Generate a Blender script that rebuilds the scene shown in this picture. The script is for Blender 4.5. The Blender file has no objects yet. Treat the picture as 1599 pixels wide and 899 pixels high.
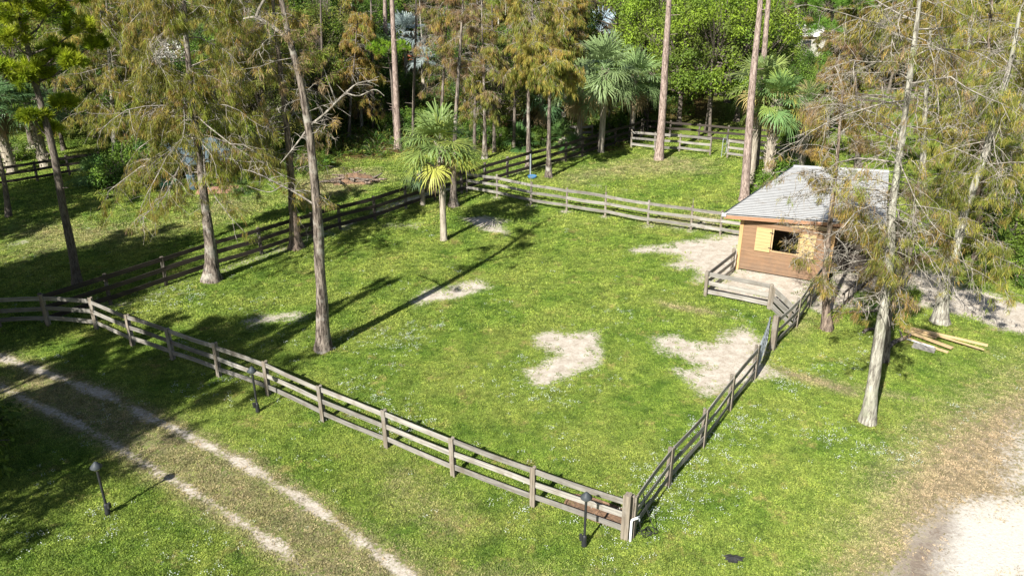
import bpy, math, random
import numpy as np
from mathutils import Vector, Matrix
R = math.radians
random.seed(7)
rng = np.random.default_rng(11)
sc = bpy.context.scene
COL = sc.collection

# ------------------------------------------------------------------ camera
F, YH, HC = 1244.0, -100.0, 14.3
TH = math.atan((450 - YH) / F)
def at(x, y, z=0.0):
    dx = (x - 799.5) / F; dy = -(y - 449.5) / F
    vy = math.cos(TH) + dy * math.sin(TH); vz = -math.sin(TH) + dy * math.cos(TH)
    t = (z - HC) / vz
    return Vector((dx * t, vy * t, z))
def onplane(x, y, Y):
    dx = (x - 799.5) / F; dy = -(y - 449.5) / F
    vy = math.cos(TH) + dy * math.sin(TH); vz = -math.sin(TH) + dy * math.cos(TH)
    t = Y / vy
    return Vector((dx * t, Y, HC + vz * t))
def proj(X, Y, Z):
    z = Z - HC
    d = Y * math.cos(TH) - z * math.sin(TH); u = Y * math.sin(TH) + z * math.cos(TH)
    return 799.5 + F * X / d, 449.5 - F * u / d
cam = bpy.data.cameras.new('camera'); co = bpy.data.objects.new('camera', cam); COL.objects.link(co)
co.location = (0, 0, HC); co.rotation_euler = (math.pi / 2 - TH, 0, 0)
cam.sensor_width = 36; cam.lens = 36 * F / 1599; cam.clip_end = 3000
sc.camera = co

# ------------------------------------------------------------------ light
SUN_AZ, SUN_EL = 238.0, 39.0
sv = Vector((math.cos(R(SUN_AZ)) * math.cos(R(SUN_EL)), math.sin(R(SUN_AZ)) * math.cos(R(SUN_EL)), math.sin(R(SUN_EL))))
sl = bpy.data.lights.new('sun', 'SUN'); sl.energy = 4.8; sl.angle = R(0.5); sl.color = (1, 0.965, 0.89)
so = bpy.data.objects.new('sun', sl); COL.objects.link(so)
so.rotation_euler = sv.to_track_quat('Z', 'Y').to_euler()
w = bpy.data.worlds.new('World'); sc.world = w; w.use_nodes = True
nt = w.node_tree; nt.nodes.clear()
sky = nt.nodes.new('ShaderNodeTexSky'); sky.sky_type = 'NISHITA'; sky.sun_disc = False
sky.sun_elevation = R(SUN_EL); sky.sun_rotation = math.atan2(sv.x, sv.y) % (2 * math.pi)
bg = nt.nodes.new('ShaderNodeBackground'); bg.inputs[1].default_value = 0.047
out = nt.nodes.new('ShaderNodeOutputWorld')
nt.links.new(sky.outputs[0], bg.inputs[0]); nt.links.new(bg.outputs[0], out.inputs[0])
sc.view_settings.view_transform = 'Standard'; sc.view_settings.look = 'None'
sc.view_settings.exposure = 1.24; sc.view_settings.gamma = 1
sc.render.engine = 'CYCLES'
sc.cycles.max_bounces = 5; sc.cycles.diffuse_bounces = 3; sc.cycles.transmission_bounces = 3
sc.cycles.transparent_max_bounces = 4

# ------------------------------------------------------------------ materials
class NT:
    def __init__(s, name):
        s.m = bpy.data.materials.new(name); s.m.use_nodes = True; s.t = s.m.node_tree
        s.b = s.t.nodes['Principled BSDF']; s.o = s.t.nodes['Material Output']
        s.b.inputs['Specular IOR Level'].default_value = 0.25
    def n(s, typ, **k):
        nd = s.t.nodes.new(typ)
        for a, v in k.items():
            setattr(nd, a, v)
        return nd
    def put(s, sock, v):
        if isinstance(v, bpy.types.NodeSocket): s.t.links.new(v, sock)
        elif isinstance(v, (tuple, list)) and len(v) == 3 and sock.type == 'RGBA': sock.default_value = (*v, 1)
        else: sock.default_value = v
    def mix(s, f, a, b):
        nd = s.n('ShaderNodeMix', data_type='RGBA'); s.put(nd.inputs[0], f); s.put(nd.inputs[6], a); s.put(nd.inputs[7], b); return nd.outputs[2]
    def math(s, op, a, b=0.0, clamp=False):
        nd = s.n('ShaderNodeMath', operation=op, use_clamp=clamp); s.put(nd.inputs[0], a); s.put(nd.inputs[1], b); return nd.outputs[0]
    def noise(s, vec, scale, detail=3, rough=0.55):
        nd = s.n('ShaderNodeTexNoise'); s.put(nd.inputs['Vector'], vec); nd.inputs['Scale'].default_value = scale
        nd.inputs['Detail'].default_value = detail; nd.inputs['Roughness'].default_value = rough; return nd.outputs['Fac']
    def ramp(s, v, lo, hi):
        nd = s.n('ShaderNodeMapRange'); nd.clamp = True; s.put(nd.inputs[0], v); nd.inputs[1].default_value = lo; nd.inputs[2].default_value = hi; return nd.outputs[0]
    def attr(s, name, typ='GEOMETRY'):
        return s.n('ShaderNodeAttribute', attribute_name=name, attribute_type=typ)
    def objco(s): return s.n('ShaderNodeTexCoord').outputs['Object']
    def pos(s): return s.n('ShaderNodeNewGeometry').outputs['Position']
    def scale(s, vec, sx, sy, sz):
        nd = s.n('ShaderNodeMapping'); s.put(nd.inputs[0], vec); nd.inputs['Scale'].default_value = (sx, sy, sz); return nd.outputs[0]
    def bump(s, h, st, dist=0.02):
        nd = s.n('ShaderNodeBump'); s.put(nd.inputs['Height'], h); nd.inputs['Strength'].default_value = st; nd.inputs['Distance'].default_value = dist
        s.t.links.new(nd.outputs[0], s.b.inputs['Normal'])
    def rand(s): return s.n('ShaderNodeObjectInfo').outputs['Random']

def mat_bark(name, c1, c2, c3=None, sc_=3.0, st=0.9):
    k = NT(name); p = k.pos()
    v = k.scale(p, 5 * sc_, 5 * sc_, 0.8 * sc_)
    a = k.noise(v, 1.6, 6, .75)
    c = k.mix(k.ramp(a, .42, .60), c1, c2)
    if c3: c = k.mix(k.math('MULTIPLY', k.ramp(k.noise(p, 1.7, 4), .55, .66), .6), c, c3)
    k.put(k.b.inputs['Base Color'], c); k.b.inputs['Roughness'].default_value = .9
    k.bump(a, st, .04); return k.m
def mat_leaf(name, trans=0.35, var=0.25, rough=.55):
    k = NT(name); c = k.attr('Col').outputs['Color']
    r = k.rand(); hsv = k.n('ShaderNodeHueSaturation')
    k.put(hsv.inputs['Color'], c); k.put(hsv.inputs['Value'], k.math('ADD', k.math('MULTIPLY', r, var), 1 - var / 2))
    k.put(hsv.inputs['Hue'], k.math('ADD', k.math('MULTIPLY', r, .025), .495))
    k.put(k.b.inputs['Base Color'], hsv.outputs[0]); k.b.inputs['Roughness'].default_value = rough
    tr = k.n('ShaderNodeBsdfTranslucent'); k.put(tr.inputs[0], hsv.outputs[0])
    mx = k.n('ShaderNodeMixShader'); mx.inputs[0].default_value = trans
    k.t.links.new(k.b.outputs[0], mx.inputs[1]); k.t.links.new(tr.outputs[0], mx.inputs[2]); k.t.links.new(mx.outputs[0], k.o.inputs[0])
    return k.m
def mat_wood(name, c1, c2, axis='X', tint=None, sc_=1.0, rough=.85, rv=.3):
    k = NT(name); p = k.objco()
    s = {'X': (.7, 16, 16), 'Z': (16, 16, .7), 'Y': (16, .7, 16)}[axis]
    r = k.rand()
    off = k.n('ShaderNodeVectorMath', operation='ADD'); k.put(off.inputs[0], p)
    cmb = k.n('ShaderNodeCombineXYZ'); k.put(cmb.inputs[0], k.math('MULTIPLY', r, 60.0)); k.put(cmb.inputs[1], k.math('MULTIPLY', r, 31.0)); k.put(off.inputs[1], cmb.outputs[0])
    v = k.scale(off.outputs[0], *[q * sc_ for q in s])
    a = k.noise(v, 1.3, 6, .7)
    c = k.mix(k.ramp(a, .3, .7), c1, c2)
    b2 = k.noise(off.outputs[0], 2.2, 4, .6)
    if tint: c = k.mix(k.ramp(b2, .5, .72), c, tint)
    hsv = k.n('ShaderNodeHueSaturation'); k.put(hsv.inputs['Color'], c)
    k.put(hsv.inputs['Value'], k.math('ADD', k.math('MULTIPLY', r, rv), 1 - rv / 2))
    k.put(k.b.inputs['Base Color'], hsv.outputs[0]); k.b.inputs['Roughness'].default_value = rough
    k.bump(a, .6, .01); return k.m
def mat_plain(name, c, c2=None, rough=.6, metal=0.0, nsc=6.0, bump=0.0):
    k = NT(name); p = k.objco(); a = k.noise(p, nsc, 5, .6)
    c2 = c2 or tuple(x * .7 for x in c)
    k.put(k.b.inputs['Base Color'], k.mix(k.ramp(a, .35, .7), c, c2)); k.b.inputs['Roughness'].default_value = rough
    k.b.inputs['Metallic'].default_value = metal
    if bump: k.bump(a, bump, .02)
    return k.m

def grass_color(k, p):
    g1 = (.090, .160, .022); g2 = (.215, .29, .050); g3 = (.125, .205, .024)
    n1 = k.ramp(k.noise(p, .28, 5, .65), .42, .60)
    n2 = k.ramp(k.noise(p, 1.1, 4, .65), .36, .66)
    n3 = k.ramp(k.noise(p, 7.0, 3, .7), .35, .68)
    c = k.mix(n2, g1, g2); c = k.mix(k.math('MULTIPLY', n1, .8), c, (.255, .29, .065))
    return k.mix(k.math('MULTIPLY', n3, .45), c, g3)
def mat_ground():
    k = NT('ground'); p = k.pos()
    gc = grass_color(k, p)
    fine = k.noise(p, 22, 4, .75)
    gc = k.mix(k.ramp(fine, .47, .60), gc, (.022, .042, .006))
    gc = k.mix(k.ramp(k.noise(p, .8, 6, .8), .56, .70), gc, (.27, .22, .085))
    bl = k.noise(p, 1.9, 6, .75); bf = k.noise(p, 9.0, 5, .75)
    edge = k.math('ADD', k.math('MULTIPLY', k.math('SUBTRACT', bl, .5), 1.1), k.math('MULTIPLY', k.math('SUBTRACT', bf, .5), 1.9))
    def mask(nm, lo, hi):
        a = k.attr(nm).outputs['Fac']
        return k.ramp(k.math('ADD', a, k.math('MULTIPLY', edge, .75)), lo, hi)
    straw = k.mix(k.ramp(k.noise(p, 5.0, 6, .8), .4, .62), (.17, .135, .085), (.33, .26, .17))
    straw = k.mix(k.ramp(fine, .5, .75), straw, (.10, .10, .03))
    c = k.mix(mask('dry', .38, .85), gc, straw)
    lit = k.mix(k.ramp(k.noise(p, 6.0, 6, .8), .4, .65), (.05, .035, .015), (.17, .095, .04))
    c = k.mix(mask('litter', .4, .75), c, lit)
    sand = k.mix(k.ramp(k.noise(p, 2.5, 6, .7), .36, .66), (.36, .31, .25), (.56, .51, .44))
    sand = k.mix(k.ramp(k.noise(k.scale(p, 1, 3, 1), 9.0, 5, .8), .50, .68), sand, (.22, .175, .13))
    sand = k.mix(k.math('MULTIPLY', k.attr('white').outputs['Fac'], 1.0), sand, k.mix(k.ramp(k.noise(p, 14, 4, .7), .5, .75), (.52, .49, .44), (.37, .33, .27)))
    sand = k.mix(k.ramp(k.math('ADD', k.attr('grey').outputs['Fac'], k.math('MULTIPLY', edge, .4)), .25, .75), sand, k.mix(k.noise(p, 6, 5, .7), (.14, .11, .085), (.26, .21, .165)))
    c = k.mix(mask('sand', .40, .72), c, sand)
    k.put(k.b.inputs['Base Color'], c); k.b.inputs['Roughness'].default_value = .95; k.b.inputs['Specular IOR Level'].default_value = .1
    h = k.math('ADD', k.math('MULTIPLY', fine, .6), bf)
    k.bump(h, .6, .07)
    return k.m
def mat_grass():
    k = NT('grass_blades'); p = k.pos(); c = grass_color(k, p)
    d = k.attr('dry', 'INSTANCER').outputs['Fac']; r = k.attr('rnd', 'INSTANCER').outputs['Fac']
    c = k.mix(k.ramp(k.noise(p, .8, 6, .8), .56, .70), c, (.30, .26, .09))
    c = k.mix(k.ramp(d, .2, .9), c, (.33, .265, .16))
    hsv = k.n('ShaderNodeHueSaturation'); k.put(hsv.inputs['Color'], c); k.put(hsv.inputs['Value'], k.math('ADD', k.math('MULTIPLY', r, 1.35), .5))
    k.put(hsv.inputs['Hue'], k.math('ADD', k.math('MULTIPLY', r, -.03), .515))
    k.put(k.b.inputs['Base Color'], hsv.outputs[0]); k.b.inputs['Roughness'].default_value = .6
    tr = k.n('ShaderNodeBsdfTranslucent'); k.put(tr.inputs[0], hsv.outputs[0]); mx = k.n('ShaderNodeMixShader'); mx.inputs[0].default_value = .3
    k.t.links.new(k.b.outputs[0], mx.inputs[1]); k.t.links.new(tr.outputs[0], mx.inputs[2]); k.t.links.new(mx.outputs[0], k.o.inputs[0])
    return k.m

M = dict(
    cyp=mat_bark('cypress_bark', (.035, .026, .021), (.27, .225, .185), (.40, .38, .33), 1.5, 1.0),
    cypred=mat_bark('cypress_bark_reddish', (.06, .042, .032), (.30, .23, .18), None, 1.6, 1.0),
    pine=mat_bark('pine_bark', (.12, .085, .07), (.42, .33, .285), None, 2.4),
    dark=mat_bark('dark_bark', (.07, .055, .045), (.2, .17, .14)),
    pale=mat_bark('pale_bark', (.13, .115, .095), (.44, .42, .35), (.30, .31, .22), 1.5, 1.0),
    palmt=mat_bark('palm_trunk', (.2, .17, .13), (.42, .37, .3), None, 1.2),
    twig=mat_bark('grey_twigs', (.12, .105, .088), (.31, .28, .24), None, 1.0, .1),
    leaf=mat_leaf('leaves', .45), needle=mat_leaf('needles', .5, .15), palm=mat_leaf('palm_leaves', .25, .2, .4),
    wood=mat_wood('weathered_wood', (.095, .086, .075), (.35, .33, .295), 'X', (.15, .13, .105), 1.0, .85, .55),
    woodz=mat_wood('weathered_post_wood', (.085, .07, .055), (.30, .255, .20), 'Z', (.26, .24, .21)),
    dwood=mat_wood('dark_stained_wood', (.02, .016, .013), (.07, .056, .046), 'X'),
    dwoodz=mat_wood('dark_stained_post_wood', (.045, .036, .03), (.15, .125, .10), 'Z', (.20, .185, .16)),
    ground=mat_ground(), grass=mat_grass(),
    black=mat_plain('black_metal', (.02, .022, .024), (.035, .035, .035), .45),
    hood=mat_plain('dark_grey_hood', (.035, .042, .048), (.055, .062, .068), .55),
    white=mat_plain('white_paint', (.8, .8, .78), (.62, .61, .58), .5),
    glass=mat_plain('frosted_glass', (.5, .48, .42), None, .3),
    galv=mat_plain('galvanised_steel', (.36, .39, .41), (.24, .27, .29), .45, .3),
    blue=mat_plain('blue_plastic', (.06, .17, .32), (.05, .12, .22), .5),
    navy=mat_plain('blue_grey_plastic', (.09, .15, .19), (.05, .08, .1), .5),
    dirt=mat_plain('damp_soil', (.09, .06, .04), (.25, .15, .09), .95, 0, 9, .6),
    rubber=mat_plain('black_rubber', (.02, .02, .02), (.03, .03, .03), .8),
    darkin=mat_plain('dark_window', (.02, .025, .03), None, .3),
)
def mat_planks(name, c1, c2, c3, pitch=.19):
    k = NT(name); p = k.objco()
    sep = k.n('ShaderNodeSeparateXYZ'); k.put(sep.inputs[0], p)
    q = k.math('DIVIDE', sep.outputs[2], pitch); fl = k.math('FLOOR', q); fr = k.math('FRACT', q)
    wn = k.n('ShaderNodeTexWhiteNoise', noise_dimensions='1D'); k.put(wn.inputs['W'], fl)
    off = k.n('ShaderNodeVectorMath', operation='ADD'); k.put(off.inputs[0], p); cmb = k.n('ShaderNodeCombineXYZ'); k.put(cmb.inputs[0], k.math('MULTIPLY', wn.outputs[0], 40.0)); k.put(off.inputs[1], cmb.outputs[0])
    a = k.noise(k.scale(off.outputs[0], 1.1, 12, 14), 1.2, 6, .7)
    c = k.mix(k.ramp(a, .3, .7), c1, c2); c = k.mix(k.math('MULTIPLY', wn.outputs[0], .6), c, c3)
    st_ = k.ramp(k.math('SUBTRACT', k.noise(p, 2.2, 6, .75), k.math('MULTIPLY', sep.outputs[2], .22)), .28, .5); c = k.mix(k.math('MULTIPLY', st_, .45), c, (.12, .095, .075))
    gap = k.ramp(fr, 0.0, .07); c = k.mix(gap, (.05, .03, .02), c)
    k.put(k.b.inputs['Base Color'], c); k.b.inputs['Roughness'].default_value = .75; k.bump(gap, .6, .01); return k.m
M['plank'] = mat_planks('stable_planks', (.16, .092, .052), (.29, .185, .11), (.22, .13, .075))
M['ply'] = mat_planks('shutter_planks', (.36, .25, .115), (.50, .37, .19), (.42, .30, .14), .155)
M['newwood'] = mat_wood('new_yellow_wood', (.34, .20, .09), (.50, .33, .16), 'Z')
M['newwoodx'] = mat_wood('new_yellow_wood_boards', (.36, .25, .13), (.56, .41, .23), 'X')
M['fascia'] = mat_wood('reddish_fascia_wood', (.25, .13, .075), (.37, .21, .125), 'X')
M['redwood'] = mat_wood('red_brown_boards', (.33, .10, .05), (.48, .17, .08), 'X')
def mat_roof():
    k = NT('roof_sheet'); p = k.objco()
    a = k.noise(k.scale(p, .6, 5, 1), 2.0, 5, .7); b = k.noise(k.scale(p, 1.6, 22, 1), 1.5, 4, .7)
    c = k.mix(k.ramp(a, .35, .7), (.38, .38, .375), (.51, .51, .50)); c = k.mix(k.ramp(b, .55, .72), c, (.22, .22, .22)); c = k.mix(k.ramp(k.noise(p, 1.3, 8, .85), .56, .68), c, (.24, .19, .14)); c = k.mix(k.ramp(k.noise(p, 26, 3, .8), .64, .7), c, (.16, .09, .05))
    k.put(k.b.inputs['Base Color'], c); k.b.inputs['Roughness'].default_value = .7; return k.m
M['roof'] = mat_roof()
M['blueroof'] = mat_plain('blue_grey_roof_sheet', (.12, .165, .19), (.08, .11, .13), .6, 0, 1.5)

# ------------------------------------------------------------------ mesh helpers
def meta(o, label=None, cat=None, group=None, kind=None):
    if label: o['label'] = label
    if cat: o['category'] = cat
    if group: o['group'] = group
    if kind: o['kind'] = kind
    return o
def empty(name, loc=(0, 0, 0), rz=0.0, label=None, cat=None, group=None):
    o = bpy.data.objects.new(name, None); o.empty_display_size = .3; COL.objects.link(o)
    o.location = loc; o.rotation_euler = (0, 0, rz); meta(o, label, cat, group); return o
def link(name, me, parent=None, loc=None, rot=None):
    o = bpy.data.objects.new(name, me); COL.objects.link(o)
    if parent is not None: o.parent = parent
    if loc is not None: o.location = loc
    if rot is not None: o.rotation_euler = rot
    return o
class MB:
    def __init__(s): s.v = []; s.f = []; s.c = []; s.n = 0; s.mi = []
    def add(s, V, Fq, col=None, mi=0):
        V = np.asarray(V, float).reshape(-1, 3); Fq = np.asarray(Fq, int)
        s.v.append(V); s.f.append(Fq + s.n); s.n += len(V); s.mi.append(np.full(len(Fq), mi))
        if col is not None: s.c.append(np.broadcast_to(np.asarray(col, float), (len(V), 3)))
        else: s.c.append(np.full((len(V), 3), .5))
    def mesh(s, name, mats, smooth=False):
        V = np.concatenate(s.v); quads = [f for f in s.f]
        me = bpy.data.meshes.new(name)
        loops = []; tot = []
        for f in quads:
            loops.append(f.reshape(-1)); tot.append(np.full(len(f), f.shape[1]))
        loops = np.concatenate(loops); tot = np.concatenate(tot); start = np.concatenate([[0], np.cumsum(tot)[:-1]])
        me.vertices.add(len(V)); me.vertices.foreach_set('co', V.reshape(-1))
        me.loops.add(len(loops)); me.loops.foreach_set('vertex_index', loops.astype(np.int32))
        me.polygons.add(len(tot)); me.polygons.foreach_set('loop_start', start.astype(np.int32)); me.polygons.foreach_set('loop_total', tot.astype(np.int32))
        me.polygons.foreach_set('material_index', np.concatenate(s.mi).astype(np.int32))
        me.polygons.foreach_set('use_smooth', np.full(len(tot), smooth))
        ca = me.color_attributes.new('Col', 'FLOAT_COLOR', 'POINT')
        C = np.concatenate(s.c); C4 = np.concatenate([C, np.ones((len(C), 1))], 1); ca.data.foreach_set('color', C4.reshape(-1).astype(np.float32))
        for m in (mats if isinstance(mats, (list, tuple)) else [mats]): me.materials.append(m)
        me.update(calc_edges=True); me.validate(); return me
BOXF = np.array([[0, 3, 2, 1], [4, 5, 6, 7], [0, 1, 5, 4], [1, 2, 6, 5], [2, 3, 7, 6], [3, 0, 4, 7]])
def box(mb, x0, x1, y0, y1, z0, z1, mi=0, mat=None, b=0.0):
    V = np.array([[x0, y0, z0], [x1, y0, z0], [x1, y1, z0], [x0, y1, z0], [x0, y0, z1], [x1, y0, z1], [x1, y1, z1], [x0, y1, z1]], float)
    if mat is not None: V = np.array([(mat @ Vector(v))[:] for v in V])
    mb.add(V, BOXF, None, mi)
def tube(mb, path, rad, n=6, mi=0, cap=True, col=None, jit=0.0):
    P = np.asarray(path, float); rad = np.asarray(rad, float); k = len(P)
    T = np.gradient(P, axis=0); T /= np.linalg.norm(T, axis=1)[:, None] + 1e-9
    ref = np.array([0, 0, 1.0]) if abs(T[0][2]) < .9 else np.array([1.0, 0, 0])
    U = np.cross(T, ref); U /= np.linalg.norm(U, axis=1)[:, None] + 1e-9; W = np.cross(T, U)
    a = np.arange(n) * 2 * math.pi / n
    rr = rad[:, None] * (1 + jit * (rng.random((k, n)) - .5) * 2) if jit else np.repeat(rad[:, None], n, 1)
    V = P[:, None, :] + rr[:, :, None] * (np.cos(a)[None, :, None] * U[:, None, :] + np.sin(a)[None, :, None] * W[:, None, :])
    i = np.arange(k - 1)[:, None] * n; j = np.arange(n)[None, :]; j2 = (j + 1) % n
    Fq = np.stack([i + j, i + j2, i + n + j2, i + n + j], -1).reshape(-1, 4)
    mb.add(V.reshape(-1, 3), Fq, col, mi)
    if cap and n > 3:
        mb.add(V[-1], np.array([list(range(n))])[:, ::-1] if n <= 4 else np.array([[0, q, q + 1] for q in range(1, n - 1)]), col, mi)
def lathe(mb, prof, n=20, c=(0, 0, 0), mi=0):
    prof = np.asarray(prof, float); k = len(prof); a = np.arange(n) * 2 * math.pi / n
    V = np.stack([prof[:, 0, None] * np.cos(a) + c[0], prof[:, 0, None] * np.sin(a) + c[1], np.repeat(prof[:, 1, None], n, 1) + c[2]], -1)
    i = np.arange(k - 1)[:, None] * n; j = np.arange(n)[None, :]; j2 = (j + 1) % n
    mb.add(V.reshape(-1, 3), np.stack([i + j, i + j2, i + n + j2, i + n + j], -1).reshape(-1, 4), None, mi)
def blades(mb, P, D, L, W, col, bend=0.0, N=None):
    """diamond leaf per point: P base, D direction, L length, W width"""
    P = np.asarray(P); n = len(P)
    D = D / (np.linalg.norm(D, axis=1)[:, None] + 1e-9)
    rv = N if N is not None else rng.normal(size=(n, 3))
    S = np.cross(D, rv); S /= np.linalg.norm(S, axis=1)[:, None] + 1e-9
    L = np.broadcast_to(L, (n,))[:, None]; W = np.broadcast_to(W, (n,))[:, None]
    mid = P + D * L * .5; tip = P + D * L
    if np.any(bend): tip = tip - np.array([0, 0, 1]) * L * bend
    V = np.stack([P, mid + S * W * .5, tip, mid - S * W * .5], 1).reshape(-1, 3)
    Fq = np.arange(n * 4).reshape(-1, 4)
    mb.add(V, Fq, np.repeat(col, 4, 0))
def palette(n, cols, weights=None, jit=.18):
    cols = np.array(cols, float); w = None if weights is None else np.array(weights) / sum(weights)
    i = rng.choice(len(cols), n, p=w); c = cols[i] * (1 + jit * rng.normal(size=(n, 1))); return np.clip(c, .004, .9)
def rdir(n, zmin=-1, zmax=1):
    z = rng.uniform(zmin, zmax, n); a = rng.uniform(0, 2 * math.pi, n); r = np.sqrt(1 - z * z)
    return np.stack([r * np.cos(a), r * np.sin(a), z], 1)
def catmull(pts, n):
    P = np.array([list(p) for p in pts], float); t = np.linspace(0, len(P) - 1, n)
    i = np.minimum(t.astype(int), len(P) - 2); f = (t - i)[:, None]
    p0 = P[np.maximum(i - 1, 0)]; p1 = P[i]; p2 = P[i + 1]; p3 = P[np.minimum(i + 2, len(P) - 1)]
    return .5 * (2 * p1 + (p2 - p0) * f + (2 * p0 - 5 * p1 + 4 * p2 - p3) * f ** 2 + (3 * p1 - p0 - 3 * p2 + p3) * f ** 3)

# foliage colours (real base colours)
OLIVE = (.215, .22, .045); ORANGE = (.42, .25, .06); RUST = (.30, .20, .12); YGREEN = (.26, .30, .045); BROWN = (.15, .095, .055)
GREEN = (.09, .155, .022); MID = (.15, .225, .03); LIME = (.25, .34, .035); DEEP = (.06, .115, .02); GOLD = (.36, .30, .07); GREYG = (.2, .21, .11)

# ------------------------------------------------------------------ trees
GAPS = [(232, 52, 296, 102), (1335, 105, 1402, 160), (1168, 312, 1272, 404), (640, 52, 685, 75), (640, 105, 700, 140)]
def ingap(P):
    z = P[:, 2] - HC; d = P[:, 1] * math.cos(TH) - z * math.sin(TH); u = P[:, 1] * math.sin(TH) + z * math.cos(TH)
    x = 799.5 + F * P[:, 0] / d; y = 449.5 - F * u / d; m = np.zeros(len(P), bool)
    for a, b, c, e in GAPS: m |= (x > a) & (x < c) & (y > b) & (y < e)
    return m
def make_cypress(path, r0, b0, b1, blen, nb, cols, wts, dens=1.0, bias=None, droop=.5, leaf=(.2, .035), top=True, base_at=None, twigmat='twig', bark='cyp', nsec=8, flare=1.9, fans=1.0):
    """path: trunk points (local, base at 0). b0,b1: share of trunk height where branches go. blen(t)->length. returns meshes"""
    tr = MB(); br = MB(); lf = MB()
    P = catmull(path, 26); H = P[-1][2]
    t = np.linspace(0, 1, 26)
    rad = r0 * (1 - .78 * t ** .85) * (1 + (flare - 1) * np.exp(-P[:, 2] / .45) + .25 * np.exp(-P[:, 2] / 2.2))
    n = 14; a = np.arange(n) * 2 * math.pi / n
    tube(tr, P, rad, n, jit=.12)
    pts = []; dirs = []
    for k in range(nb):
        u = b0 + (b1 - b0) * ((k + random.random()) / nb)
        q = u * 25; i = min(int(q), 24); base = P[i] + (P[i + 1] - P[i]) * (q - i)
        ph = random.uniform(0, 2 * math.pi)
        if bias is not None and random.random() < bias[1]: ph = bias[0] + random.gauss(0, .7)
        L = blen((u - b0) / (b1 - b0)) * random.uniform(.55, 1.12)
        el = random.uniform(-.1, .65); d = np.array([math.cos(ph) * math.cos(el), math.sin(ph) * math.cos(el), math.sin(el)])
        m = 7; pp = [base]; dd = d.copy()
        for s in range(m - 1):
            dd = dd + rng.normal(size=3) * .24 + np.array([0, 0, -.07 * droop * 2]); dd /= np.linalg.norm(dd)
            pp.append(pp[-1] + dd * L / (m - 1))
        pp = np.array(pp); rb = max(.010, .0085 * L) * np.linspace(1, .22, m)
        tube(br, pp, rb, 4, cap=False)
        side = 1
        for s in range(nsec):
            v = .22 + .78 * (s + random.random()) / nsec; q = v * (m - 1); i2 = min(int(q), m - 2); b2 = pp[i2] + (pp[i2 + 1] - pp[i2]) * (q - i2)
            T = pp[i2 + 1] - pp[i2]; T /= np.linalg.norm(T)
            S = np.cross(T, [0, 0, 1]); S /= np.linalg.norm(S) + 1e-6; side = -side
            d2 = T * .55 + S * side * random.uniform(.5, 1) + np.array([0, 0, random.uniform(-.5, .25)]); d2 /= np.linalg.norm(d2)
            L2 = L * .34 * (1.15 - .6 * v) * random.uniform(.6, 1.3)
            p2 = [b2]; dd = d2
            for _ in range(3):
                dd = dd + rng.normal(size=3) * .22 + np.array([0, 0, -.22 * droop]); dd /= np.linalg.norm(dd); p2.append(p2[-1] + dd * L2 / 3)
            p2 = np.array(p2); tube(br, p2, np.linspace(.011, .005, 4), 3, cap=False)
            for w_ in range(3):
                b3 = p2[1 + w_ % 3]; d3 = dd * .4 + rng.normal(size=3) * .6 + np.array([0, 0, -.35 * droop]); d3 /= np.linalg.norm(d3); L3 = L2 * random.uniform(.35, .6)
                p3 = np.array([b3, b3 + d3 * L3 * .5, b3 + d3 * L3 + np.array([0, 0, -.08 * L3])]); tube(br, p3, [.007, .005, .003], 3, cap=False)
                for e in range(3):
                    pts.append(p3[0] + (p3[2] - p3[0]) * random.random()); dirs.append(d3)
            for e in range(4):
                q2 = random.random() * 3; i3 = min(int(q2), 2); pts.append(p2[i3] + (p2[i3 + 1] - p2[i3]) * (q2 - i3)); dirs.append(dd)
    pts = np.array(pts); dirs = np.array(dirs)
    # clumped retention of foliage: whole sprays carry or lack needles
    cell = 1.3 * np.sin(pts[:, 0] * 2.9 + 1.7 * pts[:, 2]) + 1.3 * np.sin(pts[:, 1] * 3.3 - pts[:, 2] * 1.6) + rng.normal(size=len(pts)) * .5
    keep = cell > np.quantile(cell, 1 - min(1, dens))
    if base_at is not None: keep &= ~(ingap(pts + np.array(base_at[:])) & (rng.random(len(pts)) < .9))
    pts = pts[keep]; dirs = dirs[keep]
    wts_ = np.array(wts, float) / sum(wts); hv = (np.sin(pts[:, 0] * 1.3 + pts[:, 1] * .9) + np.sin(pts[:, 2] * 1.9 + pts[:, 1]) + 2 + rng.normal(size=len(pts)) * .35) / 4
    cum = np.cumsum(wts_); order = np.searchsorted(cum, np.clip(hv * 1.2 - .1, 0, .999)); mixc = np.array(cols, float)[np.clip(order, 0, len(cols) - 1)]
    hue = np.where(rng.random((len(pts), 1)) < .55, mixc, palette(len(pts), cols, wts)) * (1 + .15 * rng.normal(size=(len(pts), 1)))
    k = max(1, int(12 * fans)); PP = np.repeat(pts, k, 0) + rng.normal(size=(len(pts) * k, 3)) * .055
    DD = np.repeat(dirs, k, 0) * .45 + rng.normal(size=(len(PP), 3)) * .32 + np.array([0, 0, -.75 * droop - .15])
    CC = np.repeat(hue, k, 0) * (1 + .15 * rng.normal(size=(len(PP), 1)))
    blades(lf, PP, DD, leaf[0] * rng.uniform(.6, 1.4, len(PP)), .5 * leaf[1] * rng.uniform(.7, 1.4, len(PP)), np.clip(CC, .004, .9))
    return (('trunk', tr.mesh('trunk', M[bark], True)), ('branches', br.mesh('branches', M[twigmat], False)), ('crown', lf.mesh('crown', M['needle'])))
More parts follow.
